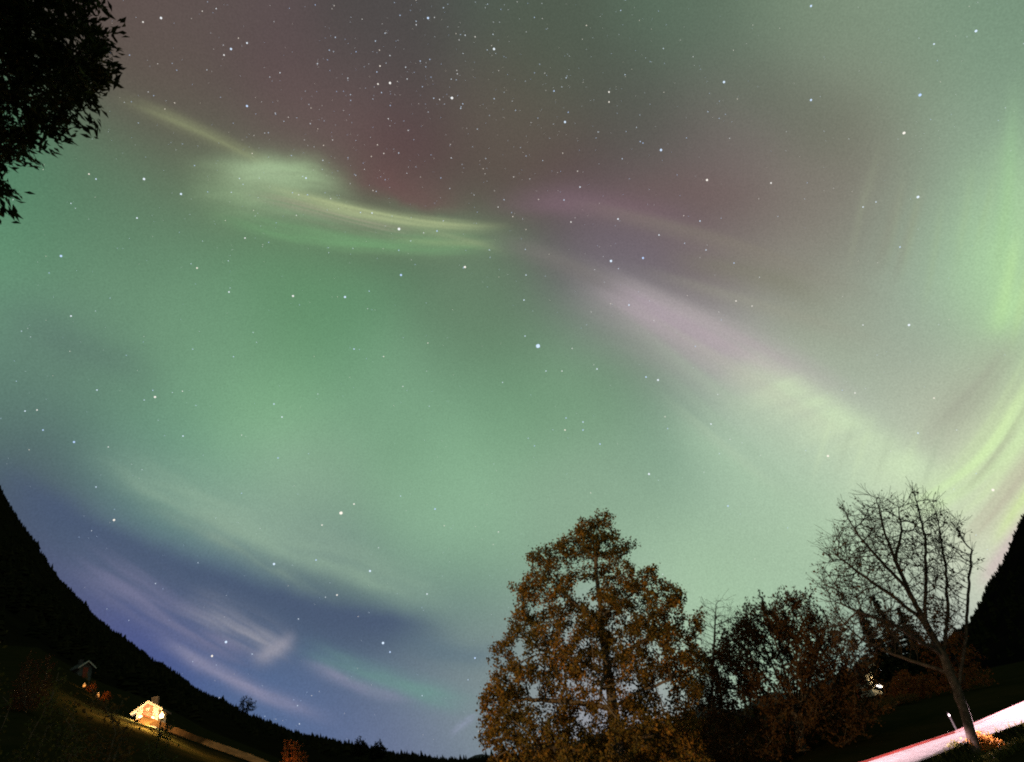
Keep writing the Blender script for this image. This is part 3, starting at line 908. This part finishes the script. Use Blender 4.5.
Y = 46.0
for k, (px0, py0, outl, trunk) in enumerate((
        (712, 740, [(714, 598), (700, 608), (692, 630), (694, 670), (720, 680), (738, 660), (742, 625), (732, 602)], [(712, 690, 0), (714, 650, 0), (716, 605, 0)]),
        (742, 740, [(748, 606), (738, 612), (734, 640), (738, 670), (760, 672), (768, 640), (764, 615)], [(744, 690, 0), (748, 650, 0), (751, 612, 0)]))):
    YY = Y + 3 * k; b = at(px0, py0, YY); base = gz3(b[0], YY)
    bare_tree("bare_tree", ("thin leafless tree close behind the maple, between it and the dark brown tree", "slim leafless tree half hidden behind the dark brown tree")[k], YY, base, trunk, [], outl, 900, .010, 1.1, .8, MT['bark'], D=.28, dk=.36, thick=.05, wood=.09)


# ---- shrubs and small trees
def bush(name, label, cat, base, w, d, h, n, lm, lsize, group=None, stems=7, lk=6, rad=.09, tip=.008, spire=False, D=None, aspect=.7, part="foliage"):
    base = np.array(base, float)
    q = rng.normal(size=(n * 3, 3)); q /= np.linalg.norm(q, axis=1, keepdims=True); q *= rng.random((n * 3, 1)) ** .4
    q[:, 2] = np.abs(q[:, 2])
    if spire: q[:, :2] *= (1.02 - q[:, 2:3])
    q = q[:n]
    lump = 1 + .22 * np.sin(q[:, :1] * 5 + base[0]) * np.cos(q[:, 1:2] * 4 + base[1])
    A = base + q * np.array([w / 2, d / 2, h]) * lump + np.array([0, 0, .08])
    D = D or max(h, w) / 22
    init = [(base.copy() - np.array([0, 0, .1]), -1), (base + np.array([0, 0, .05]), 0)]
    for s in range(stems):
        a = 6.283 * s / stems + rng.uniform(-.3, .3)
        e = base + np.array([math.cos(a) * w * .25, math.sin(a) * d * .25, h * rng.uniform(.4, .75)])
        chain_nodes(init, [e], 1, D)
    P, par = colonize(init, A, 6 * D, 1.6 * D, D, (0, 0, .2), .15, maxn=4000)
    R = radii(P, par, tip, 2.4)
    ii = np.where(R < tip * 2.2)[0]
    LC = spread_leaves(P, ii, lk, rad)
    return finish_tree(name, label, cat, base, P, par, R, lm, LC, lsize, MT['bark'], MT['twig'], thick=tip * 3, group=group, aspect=aspect, crown_name=part, wood_name='trunk' if part == 'crown' else 'stems')


def ground_hit(px, py, t0=30.0, t1=400.0):
    d = ray(px, py); t = t0
    while t < t1:
        p = EYE + d * t
        if p[2] <= ground_z(p[0], p[1]): return np.array([p[0], p[1], ground_z(p[0], p[1])])
        t += .4
    p = EYE + d * t0
    return np.array([p[0], p[1], ground_z(p[0], p[1])])


def top_h(px, py, Y, base): return max(.4, at(px, py, Y)[2] - base[2])


def ground_at(px, py, Y): 
    p = at(px, py, Y); return gz3(p[0], Y)


# low dark shrubs filling the foot of the maple and the copper tree
for px, YY, w, h, mk, lab in ((655, 33, 3.4, 690, 'beech', "dark reddish shrub behind the foot of the maple"),
                              (705, 36, 4.2, 668, 'beech', "dense dark shrub between the maple and the dark brown tree"),
                              (750, 40, 4.0, 685, 'brown', "brown shrub behind the dark brown tree's left side"),
                              (540, 34, 4.0, 732, 'brown', "low brown shrub behind the maple's left side")):
    gb = ground_at(px, 755, YY)
    bush("shrub", lab, "shrub", gb, w, w * .8, top_h(px, h, YY, gb), 900, MT[mk], .13, lk=9)
# yellow-brown shrubs on the far side of the road
for px, YY, w, h, mk, lab in ((838, 35, 3.6, 690, 'brown', "yellow-brown shrub right of the dark brown tree's trunk"),
                              (872, 39, 3.8, 709, 'brown', "brown roadside shrub in front of the distant house lights"),
                              (905, 41, 3.4, 698, 'brown', "brown shrub beyond the road, nearest the spruces' left side"),
                              (935, 43, 3.2, 668, 'rowan', "reddish bush just left of the bare tree's trunk")):
    gb = ground_at(px, 738, YY)
    bush("shrub", lab, "shrub", gb, w, w * .8, top_h(px, h, YY, gb), 900, MT[mk], .13, lk=8)
bush("rowan_tree", "small russet tree close behind the bare tree's trunk", "tree", ground_at(985, 722, 44), 3.6, 3.4, 5.6, 1500, MT['rowan'], .14, lk=8, stems=5, part="crown")
# shrub at the foot of the bare tree
b = at(974, 747, 23.2)
bush("shrub", "small golden bush lit up at the foot of the bare tree", "shrub", np.array([b[0] + .42, 23.6, b[2] - .35]), 1.3, .9, .62, 520, MT['golden'], .06, lk=8, rad=.05, tip=.005)
bush("shrub", "dark low bush left of the bare tree's foot", "shrub", np.array([b[0] - .5, 23.3, b[2] - .35]), .6, .6, .5, 300, MT['dullgreen'], .06, lk=6, rad=.04, tip=.005)


# spruces standing behind the bare tree
def spruce(label, base, h, w, group):
    base = np.array(base, float); root = empty("spruce_tree", base); tag(root, label, "tree", group)
    MB().lathe([(h * .022, -.2), (h * .016, h * .4), (h * .004, h * .97)], n=8).build("trunk", MT['bark'], root, True)
    C = []; A = []
    z = h * .08
    while z < h * .98:
        rr = w / 2 * (1 - z / h) ** .85 + .08
        nb = int(7 + 8 * rr)
        for k in range(nb):
            a = rng.random() * 6.283; L = rr * rng.uniform(.6, 1.2); zj = z + rng.uniform(-.6, .6) * h * .035
            dirv = np.array([math.cos(a), math.sin(a), -.25])
            for s in np.arange(.12, 1.0, .09 / max(L, .3) * 1.3):
                p = np.array([0, 0, zj]) + dirv * L * s; p[2] += .35 * L * s * s * .6
                side = np.array([-math.sin(a), math.cos(a), 0])
                for q in range(3):
                    C.append(p + side * rng.normal(0, .12 * (1.1 - s)) + np.array([0, 0, rng.normal(-.03, .04)]))
                    A.append(dirv + side * rng.choice([-1, 1]) * .7 + np.array([0, 0, -.3]))
        z += h * .035
    V, F = leaves(np.array(C), .27, np.array(A), .4)
    link_mesh("crown", V, F, MT['spruce'], root)
    return root


for px, YY, h, w, lab in ((912, 58, 7.4, 3.6, "dark spruce beyond the road, left of the bare tree's trunk"),
                          (934, 62, 8.6, 4.0, "dark spruce directly behind the bare tree's trunk, tallest of three"),
                          (955, 66, 7.6, 3.6, "dark spruce right of the bare tree's trunk against the mountain")):
    spruce(lab, ground_at(px, 720, YY), h, w, "spruces beyond the road")

# ---- overhanging cypress, upper left
outline = [(-120, -160), (50, -140), (104, -60), (98, -20), (104, 6), (118, 20), (102, 34), (110, 46), (119, 56), (106, 70), (110, 90), (96, 96), (92, 108), (76, 100), (60, 108), (74, 126), (52, 126), (38, 140), (50, 160), (34, 158), (26, 150), (10, 152), (2, 142), (6, 164), (-6, 170), (6, 184), (-4, 200), (-18, 206), (-60, 182), (-130, 120)]
pts = []
while len(pts) < 9000:
    x = rng.uniform(-130, 136, 3000); y = rng.uniform(-160, 206, 3000)
    k = in_poly(x, y, outline)
    for a, b2 in zip(x[k], y[k]):
        pts.append(EYE + ray(a, b2) * rng.uniform(5.6, 8.4))
A = np.array(pts[:9000])
cc = A[rng.choice(len(A), 360, replace=False)]
keep = np.linalg.norm(A[:, None] - cc[None], axis=2).min(1) < .23
A = A[keep]
tb = np.array([-5.6, 1.7, 0.0]); tb[2] = ground_z(tb[0], tb[1])
init = []
top = chain_nodes(init, [tb, tb + [0.1, .05, 4.5], tb + [.2, .1, 7.5], tb + [.25, .1, 10.5]], -1, .25)
for q in range(26):
    e = A[rng.integers(len(A))]
    s = min(range(top + 1), key=lambda k: abs(init[k][0][2] - (e[2] - .5))); s0 = init[s][0]
    chain_nodes(init, [s0 + (e - s0) * .5 + np.array([0, 0, .25]), e], s, .14)
P, par = colonize(init, A, .9, .13, .085, (0, 0, -.06), .18, maxn=12000)
R = radii(P, par, .0035, 2.2)
P, par = tips_twigs(P, par, R, .0045, .3, .22, up=-.05)
R = radii(P, par, .003, 2.3)
ii = np.where((R < .012) & (par >= 0))[0]
ax = P[ii] - P[par[ii]]; ax /= np.maximum(np.linalg.norm(ax, axis=1, keepdims=True), 1e-6)
k = 7
LC = spread_leaves(P, ii, k, .03)
print("cypress", len(P), R.max(), len(LC))
finish_tree("cypress_tree", "dark cypress whose drooping sprays hang into the upper left corner", "tree", tb, P, par, R, MT['cypress'], LC, .08, MT['bark'], MT['twig'], leaf_axis=np.repeat(ax, k, axis=0) * 1.3, aspect=.33, droop=.35)

# ---- left foreground growth
for px, pyt, YY, w, mk, lab, sp_, nn_ in (
        (12, 612, 13.5, 2.0, 'dullgreen', "tall dull green bush at the left edge below the black hillside", True, 1200),
        (40, 652, 40, 3.0, 'russet', "reddish-brown bush on the meadow beside the left edge", False, 600),
        (105, 694, 17, 2.6, 'brown', "wide brown bush below the lit farmhouse", False, 1400),
        (62, 688, 15, 2.4, 'dullgreen', "dark green bush between the brown bush and the left edge", False, 1200),
        (150, 738, 19, 2.6, 'dullgreen', "low dark bush on the grass under the sandy track", False, 1000)):
    gb = ground_at(px, pyt, YY)
    bush("shrub", lab, "shrub", gb, w, w * .9, top_h(px, pyt, YY, gb), nn_, MT[mk], .09, lk=8, spire=sp_)
bl = at(292, 757, 62)
bush("shrub", "small orange bush glowing in lamp light below the hillside", "shrub", gz3(bl[0], 62), 3.0, 2.4, top_h(292, 741, 62, gz3(bl[0], 62)), 700, MT['rowan'], .16, lk=5)


# ------------------------------------------------------------------ road on its low bank
def strip(name, near, far, m, lift, label, skirt=0.0, kind="structure", sub=10):
    """road sheet between two edge lines (x, y), following the plane of the bank"""
    def dens(e):
        out = []
        for (a, b) in zip(e[:-1], e[1:]):
            for k in range(sub): t = k / sub; out.append((a[0] + (b[0] - a[0]) * t, a[1] + (b[1] - a[1]) * t))
        return out + [e[-1]]
    n, f = dens(near), dens(far); V = []
    for (a, b) in zip(n, f):
        za, zb = ROADPLANE(*a) + lift, ROADPLANE(*b) + lift
        dx, dy = a[0] - b[0], a[1] - b[1]; L = math.hypot(dx, dy); dx /= L; dy /= L
        row = [(a[0], a[1], za), ((a[0] + b[0]) / 2, (a[1] + b[1]) / 2, (za + zb) / 2 + .03), (b[0], b[1], zb)]
        if skirt: row = [(a[0] + dx * skirt * .7, a[1] + dy * skirt * .7, za - skirt * 1.5)] + row + [(b[0] - dx * skirt * .7, b[1] - dy * skirt * .7, zb - skirt * 1.5)]
        V += row
    k = len(V) // len(n)
    F = [(i * k + j, (i + 1) * k + j, (i + 1) * k + j + 1, i * k + j + 1) for i in range(len(n) - 1) for j in range(k - 1)]
    return link_mesh(name, V, F, m), n, f


def on_plane(px, py, lift):
    d = ray(px, py); t = 0
    # march to the bank's plane
    lo, hi = 5, 120
    for _ in range(60):
        mid = (lo + hi) / 2; p = EYE + d * mid
        if p[2] > ROADPLANE(p[0], p[1]) + lift: lo = mid
        else: hi = mid
    return EYE + d * lo


LIFT = .42
nq = [on_plane(*q, LIFT)[:2] for q in ((926, 759), (973, 740), (1024, 722.5))]
fq = [on_plane(*q, LIFT)[:2] for q in ((868, 762), (959, 732), (1024, 703.5))]
ext = lambda a, b, L: a + (a - b) / np.linalg.norm(a - b) * L
near = [tuple(ext(nq[0], nq[1], 16)), *[tuple(v) for v in nq], tuple(ext(nq[2], nq[1], 26))]
far = [tuple(ext(fq[0], fq[1], 16)), *[tuple(v) for v in fq], tuple(ext(fq[2], fq[1], 30))]
print("road", near, far)
o, nn, ff = strip("road", near, far, MT['road'], LIFT, "")
tag(o, "bright lit asphalt road", kind="structure")
bank, _, _ = strip("road_bank", near, far, MT['grass'], LIFT - .012, "", skirt=.8)
tag(bank, "grassy bank carrying the road", kind="structure")
# strip along the far side, a taillight trail put in as red colour
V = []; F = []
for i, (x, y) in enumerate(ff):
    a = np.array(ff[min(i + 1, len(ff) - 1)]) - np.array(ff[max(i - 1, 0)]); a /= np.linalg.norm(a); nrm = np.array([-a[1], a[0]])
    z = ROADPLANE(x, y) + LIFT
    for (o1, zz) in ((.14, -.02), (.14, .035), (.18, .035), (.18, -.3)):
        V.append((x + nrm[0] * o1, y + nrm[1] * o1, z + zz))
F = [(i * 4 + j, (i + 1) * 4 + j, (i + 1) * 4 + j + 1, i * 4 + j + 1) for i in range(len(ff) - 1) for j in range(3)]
tag(link_mesh("taillight_strip", V, F, MT['taillight_strip']), "thin red strip standing for a taillight trail along the far side of the road", kind="structure")

# rough grass on the verges and the near bank
tuft = []
for k in range(5200):
    e = nn if rng.random() < .72 else ff
    i = rng.uniform(0, len(e) - 1.01); i0 = int(i); q = np.array(e[i0]) * (1 - i + i0) + np.array(e[i0 + 1]) * (i - i0)
    o2 = np.array(nn[min(i0, len(nn) - 1)]) - np.array(ff[min(i0, len(ff) - 1)]); o2 /= np.linalg.norm(o2)
    dist = rng.uniform(.02, 1.6) if e is nn else -rng.uniform(.3, 1.6)
    q = q + o2 * dist
    zt = max(ROADPLANE(*q) + LIFT - abs(dist) / .7 * 1.5, ground_z(*q)) if abs(dist) < .56 else ground_z(*q)
    tuft.append((q[0], q[1], zt + .03))
tuft = np.array(tuft)
V, F = leaves(np.repeat(tuft, 3, axis=0) + rng.normal(0, .05, (len(tuft) * 3, 3)), .24, np.tile([[0, 0, 1.4]], (len(tuft) * 3, 1)), .16)
tag(link_mesh("grass", V, F, MT['dullgreen']), "rough grass on the road verges", kind="stuff")

# delineator post on the far verge
dp = on_plane(956.5, 730, LIFT)
root = empty("delineator_post", dp + np.array([0, 0, -.02])); tag(root, "thin white reflector post beside the road near the bare tree", "road post")
MB().box(-.022, .022, -.015, .015, 0, .58).build("post", MT['blackmetal'], root)
MB().box(-.032, .032, -.017, .017, .44, .54).build("band", MT['blackmetal'], root)
MB().box(-.02, .02, -.023, -.018, .46, .52).build("reflector", MT['litcool'], root)  # light bouncing off the reflector put in as its own glow


# ------------------------------------------------------------------ farm on the hillside
def face_to_cam(p): return math.atan2(p[0], -p[1]) if False else math.atan2(-p[0], p[1])


def point_light(parent, loc, power, col, rad=.08):
    l = bpy.data.lights.new("lamp_light", 'POINT'); l.energy = power; l.color = col; l.shadow_soft_size = rad
    o = bpy.data.objects.new("lamp_light", l); COL.objects.link(o); o.parent = parent; o.location = loc
    return o


def window(parent, x, y, z, w, h, pane):
    f = MB(); t = .09
    f.box(x - w / 2, x + w / 2, y - .07, y + .0, z, z + t).box(x - w / 2, x + w / 2, y - .07, y, z + h - t, z + h)
    f.box(x - w / 2, x - w / 2 + t, y - .07, y, z + t, z + h - t).box(x + w / 2 - t, x + w / 2, y - .07, y, z + t, z + h - t)
    f.box(x - .03, x + .03, y - .06, y, z + t, z + h - t)
    fo = f.build("window", MT['trim'], parent)
    p = MB().box(x - w / 2 + t, x - .03, y - .03, y - .004, z + t, z + h - t).box(x + .03, x + w / 2 - t, y - .03, y - .004, z + t, z + h - t)
    p.build("pane", pane, fo)


def house(name, label, base, rz, w, L, hw, hr, wall, lamps, panes, cat="house", door=True):
    """gable end faces -y; w wide, L long, wall height hw, ridge height hr"""
    root = empty(name, base, rz); tag(root, label, cat)
    MB().prism([(-w / 2, -1.5), (w / 2, -1.5), (w / 2, hw), (0, hr), (-w / 2, hw)], 0, L).build("wall", wall, root)
    e = .45; sl = (hr - hw) / (w / 2)
    for s in (-1,):
        pr = [(0, hr + .05), (0, hr + .25), (w / 2 + e, hw - sl * e + .25), (w / 2 + e, hw - sl * e + .05)]
        r = MB().prism(pr, -.5, L + .5).prism([(-x, z) for x, z in reversed(pr)], -.5, L + .5).build("roof", MT['roof'], root)
    bb = [(0, hr + .02), (0, hr + .28), (w / 2 + e + .02, hw - sl * e + .28), (w / 2 + e + .02, hw - sl * e + .02)]
    MB().prism(bb, -.56, -.505).prism([(-x, z) for x, z in reversed(bb)], -.56, -.505).build("barge_board", MT['trim'], root)
    MB().box(-.35, .35, L * .6, L * .6 + .6, hr - .3, hr + 1.0).build("chimney", MT['roof'], r)
    if door:
        d = MB().box(-.5, .5, -.06, -.004, 0, 2.05).build("door", MT['redwall'], root)
        MB().box(.34, .42, -.12, -.062, .95, 1.05).build("handle", MT['metal'], d)
    for (x, z, ww, hh, pm) in panes: window(root, x, -.003, z, ww, hh, MT[pm])
    for (x, z, pw) in lamps:
        lp = MB().box(x - .04, x + .04, -.22, -.003, z + .16, z + .22).build("wall_lamp", MT['blackmetal'], root)
        MB().lathe([(.05, z - .14), (.13, z - .1), (.15, z + .08), (.06, z + .15)], x, -.28, 10).build("lamp_glass", MT['lit'], lp, True)
        point_light(lp, (x, -.62, z - .1), pw, (1, .70, .34), .15)
    return root


hb = ground_hit(146, 724)
hb[2] -= .1; hs = math.hypot(hb[0], hb[1]) / 165.0; print('house r', hs * 165)
house("farmhouse", "white farmhouse with a brightly lit gable on the dark hillside", hb, math.atan2(-hb[0], hb[1]) - math.radians(14), 4.3 * hs, 7 * hs, 2.7 * hs, 4.1 * hs, MT['whitewall'],
      [(-1.1 * hs, 1.6 * hs, 3200), (1.2 * hs, 1.0 * hs, 4200)], [(-1.25 * hs, .5 * hs, .8 * hs, .9 * hs, 'litwin'), (1.25 * hs, .4 * hs, .8 * hs, .9 * hs, 'litwin'), (0, 2.75 * hs, .6 * hs, .6 * hs, 'glassdark')])


def lamp_post(label, base, h, power, spot=None, cat="lamp post", col=(1, .62, .24), glass='lit'):
    root = empty("lamp_post", base); tag(root, label, cat)
    MB().lathe([(.09, -.3), (.07, .2), (.05, h)], n=10).build("pole", MT['blackmetal'], root, True)
    MB().lathe([(.05, h), (.16, h + .02), (.19, h + .28), (.08, h + .36)], n=12).build("lamp_glass", MT[glass], root, True)
    MB().lathe([(.22, h + .37), (.14, h + .46), (.02, h + .55)], n=12).build("lamp_cap", MT['blackmetal'], root, True)
    if spot is None:
        point_light(root, (0, 0, h + .75), power, col, .15)
    else:
        l = bpy.data.lights.new("lamp_light", 'SPOT'); l.energy = power; l.color = col; l.shadow_soft_size = .12
        l.spot_size = math.radians(spot[1]); l.spot_blend = .6
        o = bpy.data.objects.new("lamp_light", l); COL.objects.link(o); o.parent = root; o.location = (0, 0, h + .7)
        o.rotation_euler = (Vector((0, 0, h + .7)) + Vector(base) - Vector(spot[0])).to_track_quat('Z', 'Y').to_euler()
    return root


# sandy farm track along the meadow
tpts = []
for px, py in ((138, 724), (150, 728), (165, 733), (185, 740), (205, 747), (225, 754), (245, 761), (262, 768), (290, 779)):
    p = ground_hit(px, py); tpts.append((p[0], p[1]))
V = []; F = []
dn = []
for a, b2 in zip(tpts[:-1], tpts[1:]):
    for k in range(8): dn.append((a[0] + (b2[0] - a[0]) * k / 8, a[1] + (b2[1] - a[1]) * k / 8))
for (x, y) in dn:
    for k in range(7):
        yy = y + (k - 3) * .28
        V.append((x, yy, ground_z(x, yy) + .09 + (k + 1) * .28 * .42))
F = [(i * 7 + k, (i + 1) * 7 + k, (i + 1) * 7 + k + 1, i * 7 + k + 1) for i in range(len(dn) - 1) for k in range(6)]
tag(link_mesh("track", V, F, MT['track'], smooth=True), "sandy farm track crossing the meadow", kind="structure")
lpb = ground_hit(159, 735)
lamp_post("small lamp post lighting the sandy track beside the lit farmhouse", lpb, 1.5, 13000, col=(1, .5, .16))

sb = ground_hit(84, 678)
house("shed", "small pale grey shed uphill from the lit farmhouse", sb, math.atan2(-sb[0], sb[1]) + .5, 2.6, 3.4, 2.0, 3.0, MT['greywall'], [], [], "shed")
for px, py, YY, lab in ((91, 690, 104, "orange bush left of the two lit by a garden lantern below the grey shed"), (105, 699, 101, "orange bush nearest the lit farmhouse, beside a garden lantern")):
    bb = ground_hit(px, py + 3)
    bush("shrub", lab, "shrub", bb, 1.5, 1.4, 1.2, 260, MT['rowan'], .14, lk=6)
    p2 = bb + np.array([.3, -2.0, 0]); p2[2] = ground_z(p2[0], p2[1])
    lamp_post("low garden lantern in front of " + ("the bush below the grey shed" if px < 100 else "the bush next to the farmhouse"), p2, .35, 110, col=(1, .45, .14), glass='litdim')
p2 = gz3(bl[0] + .4, 60.2)
lamp_post("low garden lantern at the foot of the hill lighting an orange bush", p2, .5, 90, col=(1, .45, .14), glass='litdim')

# distant houses seen between the trees
for px, py, YY, w, rz, wl, lamps, panes, lab in (
        (893, 693, 120, 6.0, .3, 'whitewall', [(-1.5, 2.2, 220)], [(-1.6, .8, 1.1, 1.2, 'litcool'), (1.4, .8, 1.1, 1.2, 'litcool'), (0, 3.3, 1.0, 1.0, 'litcool')], "white distant house with cool lit windows beside the spruces"),
        (874, 700, 128, 5.0, -.3, 'redwall', [(1.3, 2.2, 90)], [(-1.3, .8, 1.1, 1.2, 'litwin'), (1.4, .8, 1.1, 1.2, 'litwin')], "dark red distant house with warm lit windows seen between the trees")):
    p = at(px, py, YY); hb2 = gz3(p[0], YY)
    house("house", lab, hb2, math.atan2(-hb2[0], hb2[1]) + rz, w, 8, 3.4, 5.6, MT[wl], lamps, panes)

# trees standing out on the low end of the ridge
for px, py, YY, h, lab in ((360, 748, 420, 9, "round dark tree left of the pair on the low ridge"), (378, 751, 430, 9, "round dark tree right of the pair on the low ridge"), (246, 705, 700, 17, "dark tree standing above the forest edge on the left slope")):
    p = at(px, py, YY)
    bush("broadleaf_tree", lab, "tree", p - np.array([0, 0, h * .45]), h * 1.3, h, h, 500, MT['conifer'], 1.0, lk=4, rad=.5, tip=.08, part="crown")

# ------------------------------------------------------------------ yard lamp beside the photographer and added cars whose headlights light the road
yard = lamp_post("tall yard lamp standing left of the viewpoint", gz3(-13, 4.5), 3.6, 24000, spot=((2, 26, 5.5), 44), col=(1, .66, .32))

point_light(yard, (0, 0, 4.5), 380, (1, .66, .32), .15)


def headlight(loc, tgt, power, ang, col=(1, .66, .73)):
    l = bpy.data.lights.new("headlight_beam", 'SPOT'); l.energy = power; l.color = col; l.shadow_soft_size = .09
    l.spot_size = math.radians(ang); l.spot_blend = .75
    o = bpy.data.objects.new("headlight_beam", l); COL.objects.link(o); o.location = loc
    o.rotation_euler = (Vector(loc) - Vector(tgt)).to_track_quat('Z', 'Y').to_euler()
    return o


def car(label, c, heading, power, target, paint):
    """estate car added out of view to light the road, headlights along +x of its own frame"""
    root = empty("added_car", c, heading); tag(root, label, "car")
    prof = [(-2.1, .35), (2.1, .35), (2.15, .62), (2.0, .82), (1.0, .95), (.35, 1.42), (-1.5, 1.46), (-2.05, 1.0)]
    MB().prism(prof, -.85, .85).build("body", paint, root)
    MB().prism([(.36, 1.38), (.95, .99), (.6, .99), (.1, 1.38)], -.856, -.851).prism([(.05, 1.38), (.5, .99), (-1.9, .99), (-1.5, 1.38)], -.856, -.851).build("window", MT['glassdark'], root)
    for x in (-1.35, 1.35):
        for y in (-.8, .8):
            w = MB(); w.lathe([(.33, -.11), (.34, -.08), (.34, .08), (.33, .11)], n=20)
            wo = w.build("wheel", MT['blackmetal'], root, True); wo.location = (x, y, .34); wo.rotation_euler = (math.pi / 2, 0, 0)
            MB().lathe([(.2, -.13), (.2, .13)], n=12).build("rim", MT['metal'], wo)
    for y in (-.6, .6):
        MB().box(2.09, 2.17, y - .17, y + .17, .62, .76).build("headlight", MT['litcool'], root)
        ch, sh = math.cos(heading), math.sin(heading)
        lx, ly = 2.25, y
        headlight((c[0] + ch * lx - sh * ly, c[1] + sh * lx + ch * ly, c[2] + .68), target, power, 12)
        MB().box(-2.17, -2.06, y - .17, y + .17, .75, .9).build("tail_light", MT['redplastic'], root)
    return root


def road_mid(k):
    a = np.array(nn[k]); b = np.array(ff[k]); m = a * .3 + b * .7
    return np.array([m[0], m[1], ROADPLANE(*m) + LIFT + .03])


silver = mat("silver_paint", (.3, .3, .32), .3, spec=.5)
kR, kL = 35, 3  # both cars are added out of view to light the road between them
cR, cL = road_mid(kR), road_mid(kL)
mid = road_mid(20)
car("silver car added out of view past the bare tree, its headlights lighting the road", cR, math.atan2(mid[1] - cR[1], mid[0] - cR[0]), 200000, tuple(mid + [0, 0, -.3]), silver)
car("silver car added out of view below the dark brown tree, its headlights lighting the road", cL, math.atan2(mid[1] - cL[1], mid[0] - cL[0]), 95000, tuple(mid + [0, 0, -.3]), silver)

# ------------------------------------------------------------------ stars
STARS = """538 346 1.9;341 513 1.45;399 229 1.2;452 98 1.1;401 275 .95;465 267 .95;61 256 1;144 179 1;181 194 .9;345 297 .95;494 49 1;724 82 1;920 95 1.25;904 133 1.2;918 197 1.15;976 31 1.05;934 44 .8;811 6 .9;611 261 1.1;643 258 .95;661 150 1.05;707 180 1;771 183 .85;811 100 .9;909 325 1.05;629 305 .8;155 397 .95;74 442 .9;114 520 .95;274 564 1;226 642 1.05;212 656 .9;383 643 1.05;390 652 .8;370 571 .9;337 595 .8;475 658 .85;427 594 .7;649 474 .9;435 509 .8;600 444 .75;658 380 .9;711 424 .8;828 456 .95;993 490 1.15;934 398 .7;918 433 .75;855 393 .7;728 506 .8;565 430 .75;583 422 .7;583 430 .7;566 418 .6;646 377 .8;562 371 .6;597 369 .75;428 18 .9;247 43 .85;161 18 .95;143 22 .75;231 49 .9;224 55 .75;390 83 1;378 84 .8;380 66 .7;565 122 .95;609 92 .85;609 102 .7;554 91 .7;247 106 .9;197 268 .8;229 292 .8;293 296 .9;71 316 .85;137 218 .8;89 174 .7;96 179 .7;245 238 .7;372 213 .7;306 178 .8;437 231 .7;354 349 .7;274 404 .7;282 417 .7;278 458 .6;354 504 .8;322 525 .7;96 487 .6;25 411 .7;37 410 .7;43 430 .75;97 390 .7;183 436 .7;316 560 .7;863 325 .6;900 247 .7;863 207 .7;876 202 .6;734 263 .6;736 301 .7;752 306 .6;706 250 .6;571 222 .7;618 219 .85;700 221 .7;659 235 .7;580 187 .7;564 200 .6;526 275 .6;524 300 .7;525 336 .6;546 371 .6"""
st = [tuple(float(v) for v in q.split()) for q in STARS.split(";")]
for _ in range(1700):
    if rng.random() < .45: px, py = rng.normal(430, 150), rng.normal(90, 95)
    else: px, py = rng.uniform(-20, 1040), rng.uniform(-20, 740)
    if not (-30 < px < 1050 and -30 < py < 745): continue
    st.append((px, py, (.17 + .36 * rng.random() ** 3.0) * (1 if px < 720 else .8)))
# a scatter for the rest of the vault
ico = [(0, 0, 1), (0, 0, -1)] + [(math.cos(a) * math.cos(b), math.sin(a) * math.cos(b), math.sin(b)) for k in range(5) for a, b in ((2 * math.pi * k / 5, .4636), (2 * math.pi * (k + .5) / 5, -.4636))]
top5 = [2, 4, 6, 8, 10]; bot5 = [3, 5, 7, 9, 11]; IF = []
for k in range(5):
    a, b, c, d = top5[k], top5[(k + 1) % 5], bot5[k], bot5[(k + 1) % 5]
    IF += [(0, a, b), (a, c, b), (b, c, d), (1, d, c)]
ico = np.array(ico); IF = np.array(IF)
vs = []; fs = []; nst = 0
RS = 16000.0
for px, py, mg in st:
    d = ray(px, py); p = EYE + d * RS
    scale = RS * (d @ CF) / FPX
    vs.append(p + ico * scale * mg * (1.16 if mg > .89 else .98)); fs.append(IF + nst * 12); nst += 1
sm = bpy.data.materials.new("starlight"); sm.use_nodes = True; t = sm.node_tree; t.nodes.clear(); B = NB(t)
gg = B.new('ShaderNodeNewGeometry'); rp = B.new('ShaderNodeValToRGB')
for i, c in enumerate(((.62, .76, 1.0), (.85, .93, 1.0), (1.0, .95, .85))):
    if i > 1: rp.color_ramp.elements.new(.5)
els = rp.color_ramp.elements
for e, pz, c in zip(els, (0, .5, 1), ((.48, .66, 1.0), (.72, .86, 1.0), (1.0, .90, .76))): e.position = pz; e.color = (*c, 1)
B.put(rp.inputs[0], gg.outputs['Random Per Island'])
em = B.new('ShaderNodeEmission'); B.put(em.inputs[0], rp.outputs[0]); em.inputs[1].default_value = 1.15
oo = B.new('ShaderNodeOutputMaterial'); B.put(oo.inputs[0], em.outputs[0]); sm.cycles.emission_sampling = 'NONE'
so2 = link_mesh("stars", np.concatenate(vs), np.concatenate(fs), sm)
tag(so2, "stars scattered over the aurora sky", kind="stuff")
for mm in ('lit', 'litwin', 'litcool', 'litdim'): MT[mm].cycles.emission_sampling = 'NONE'
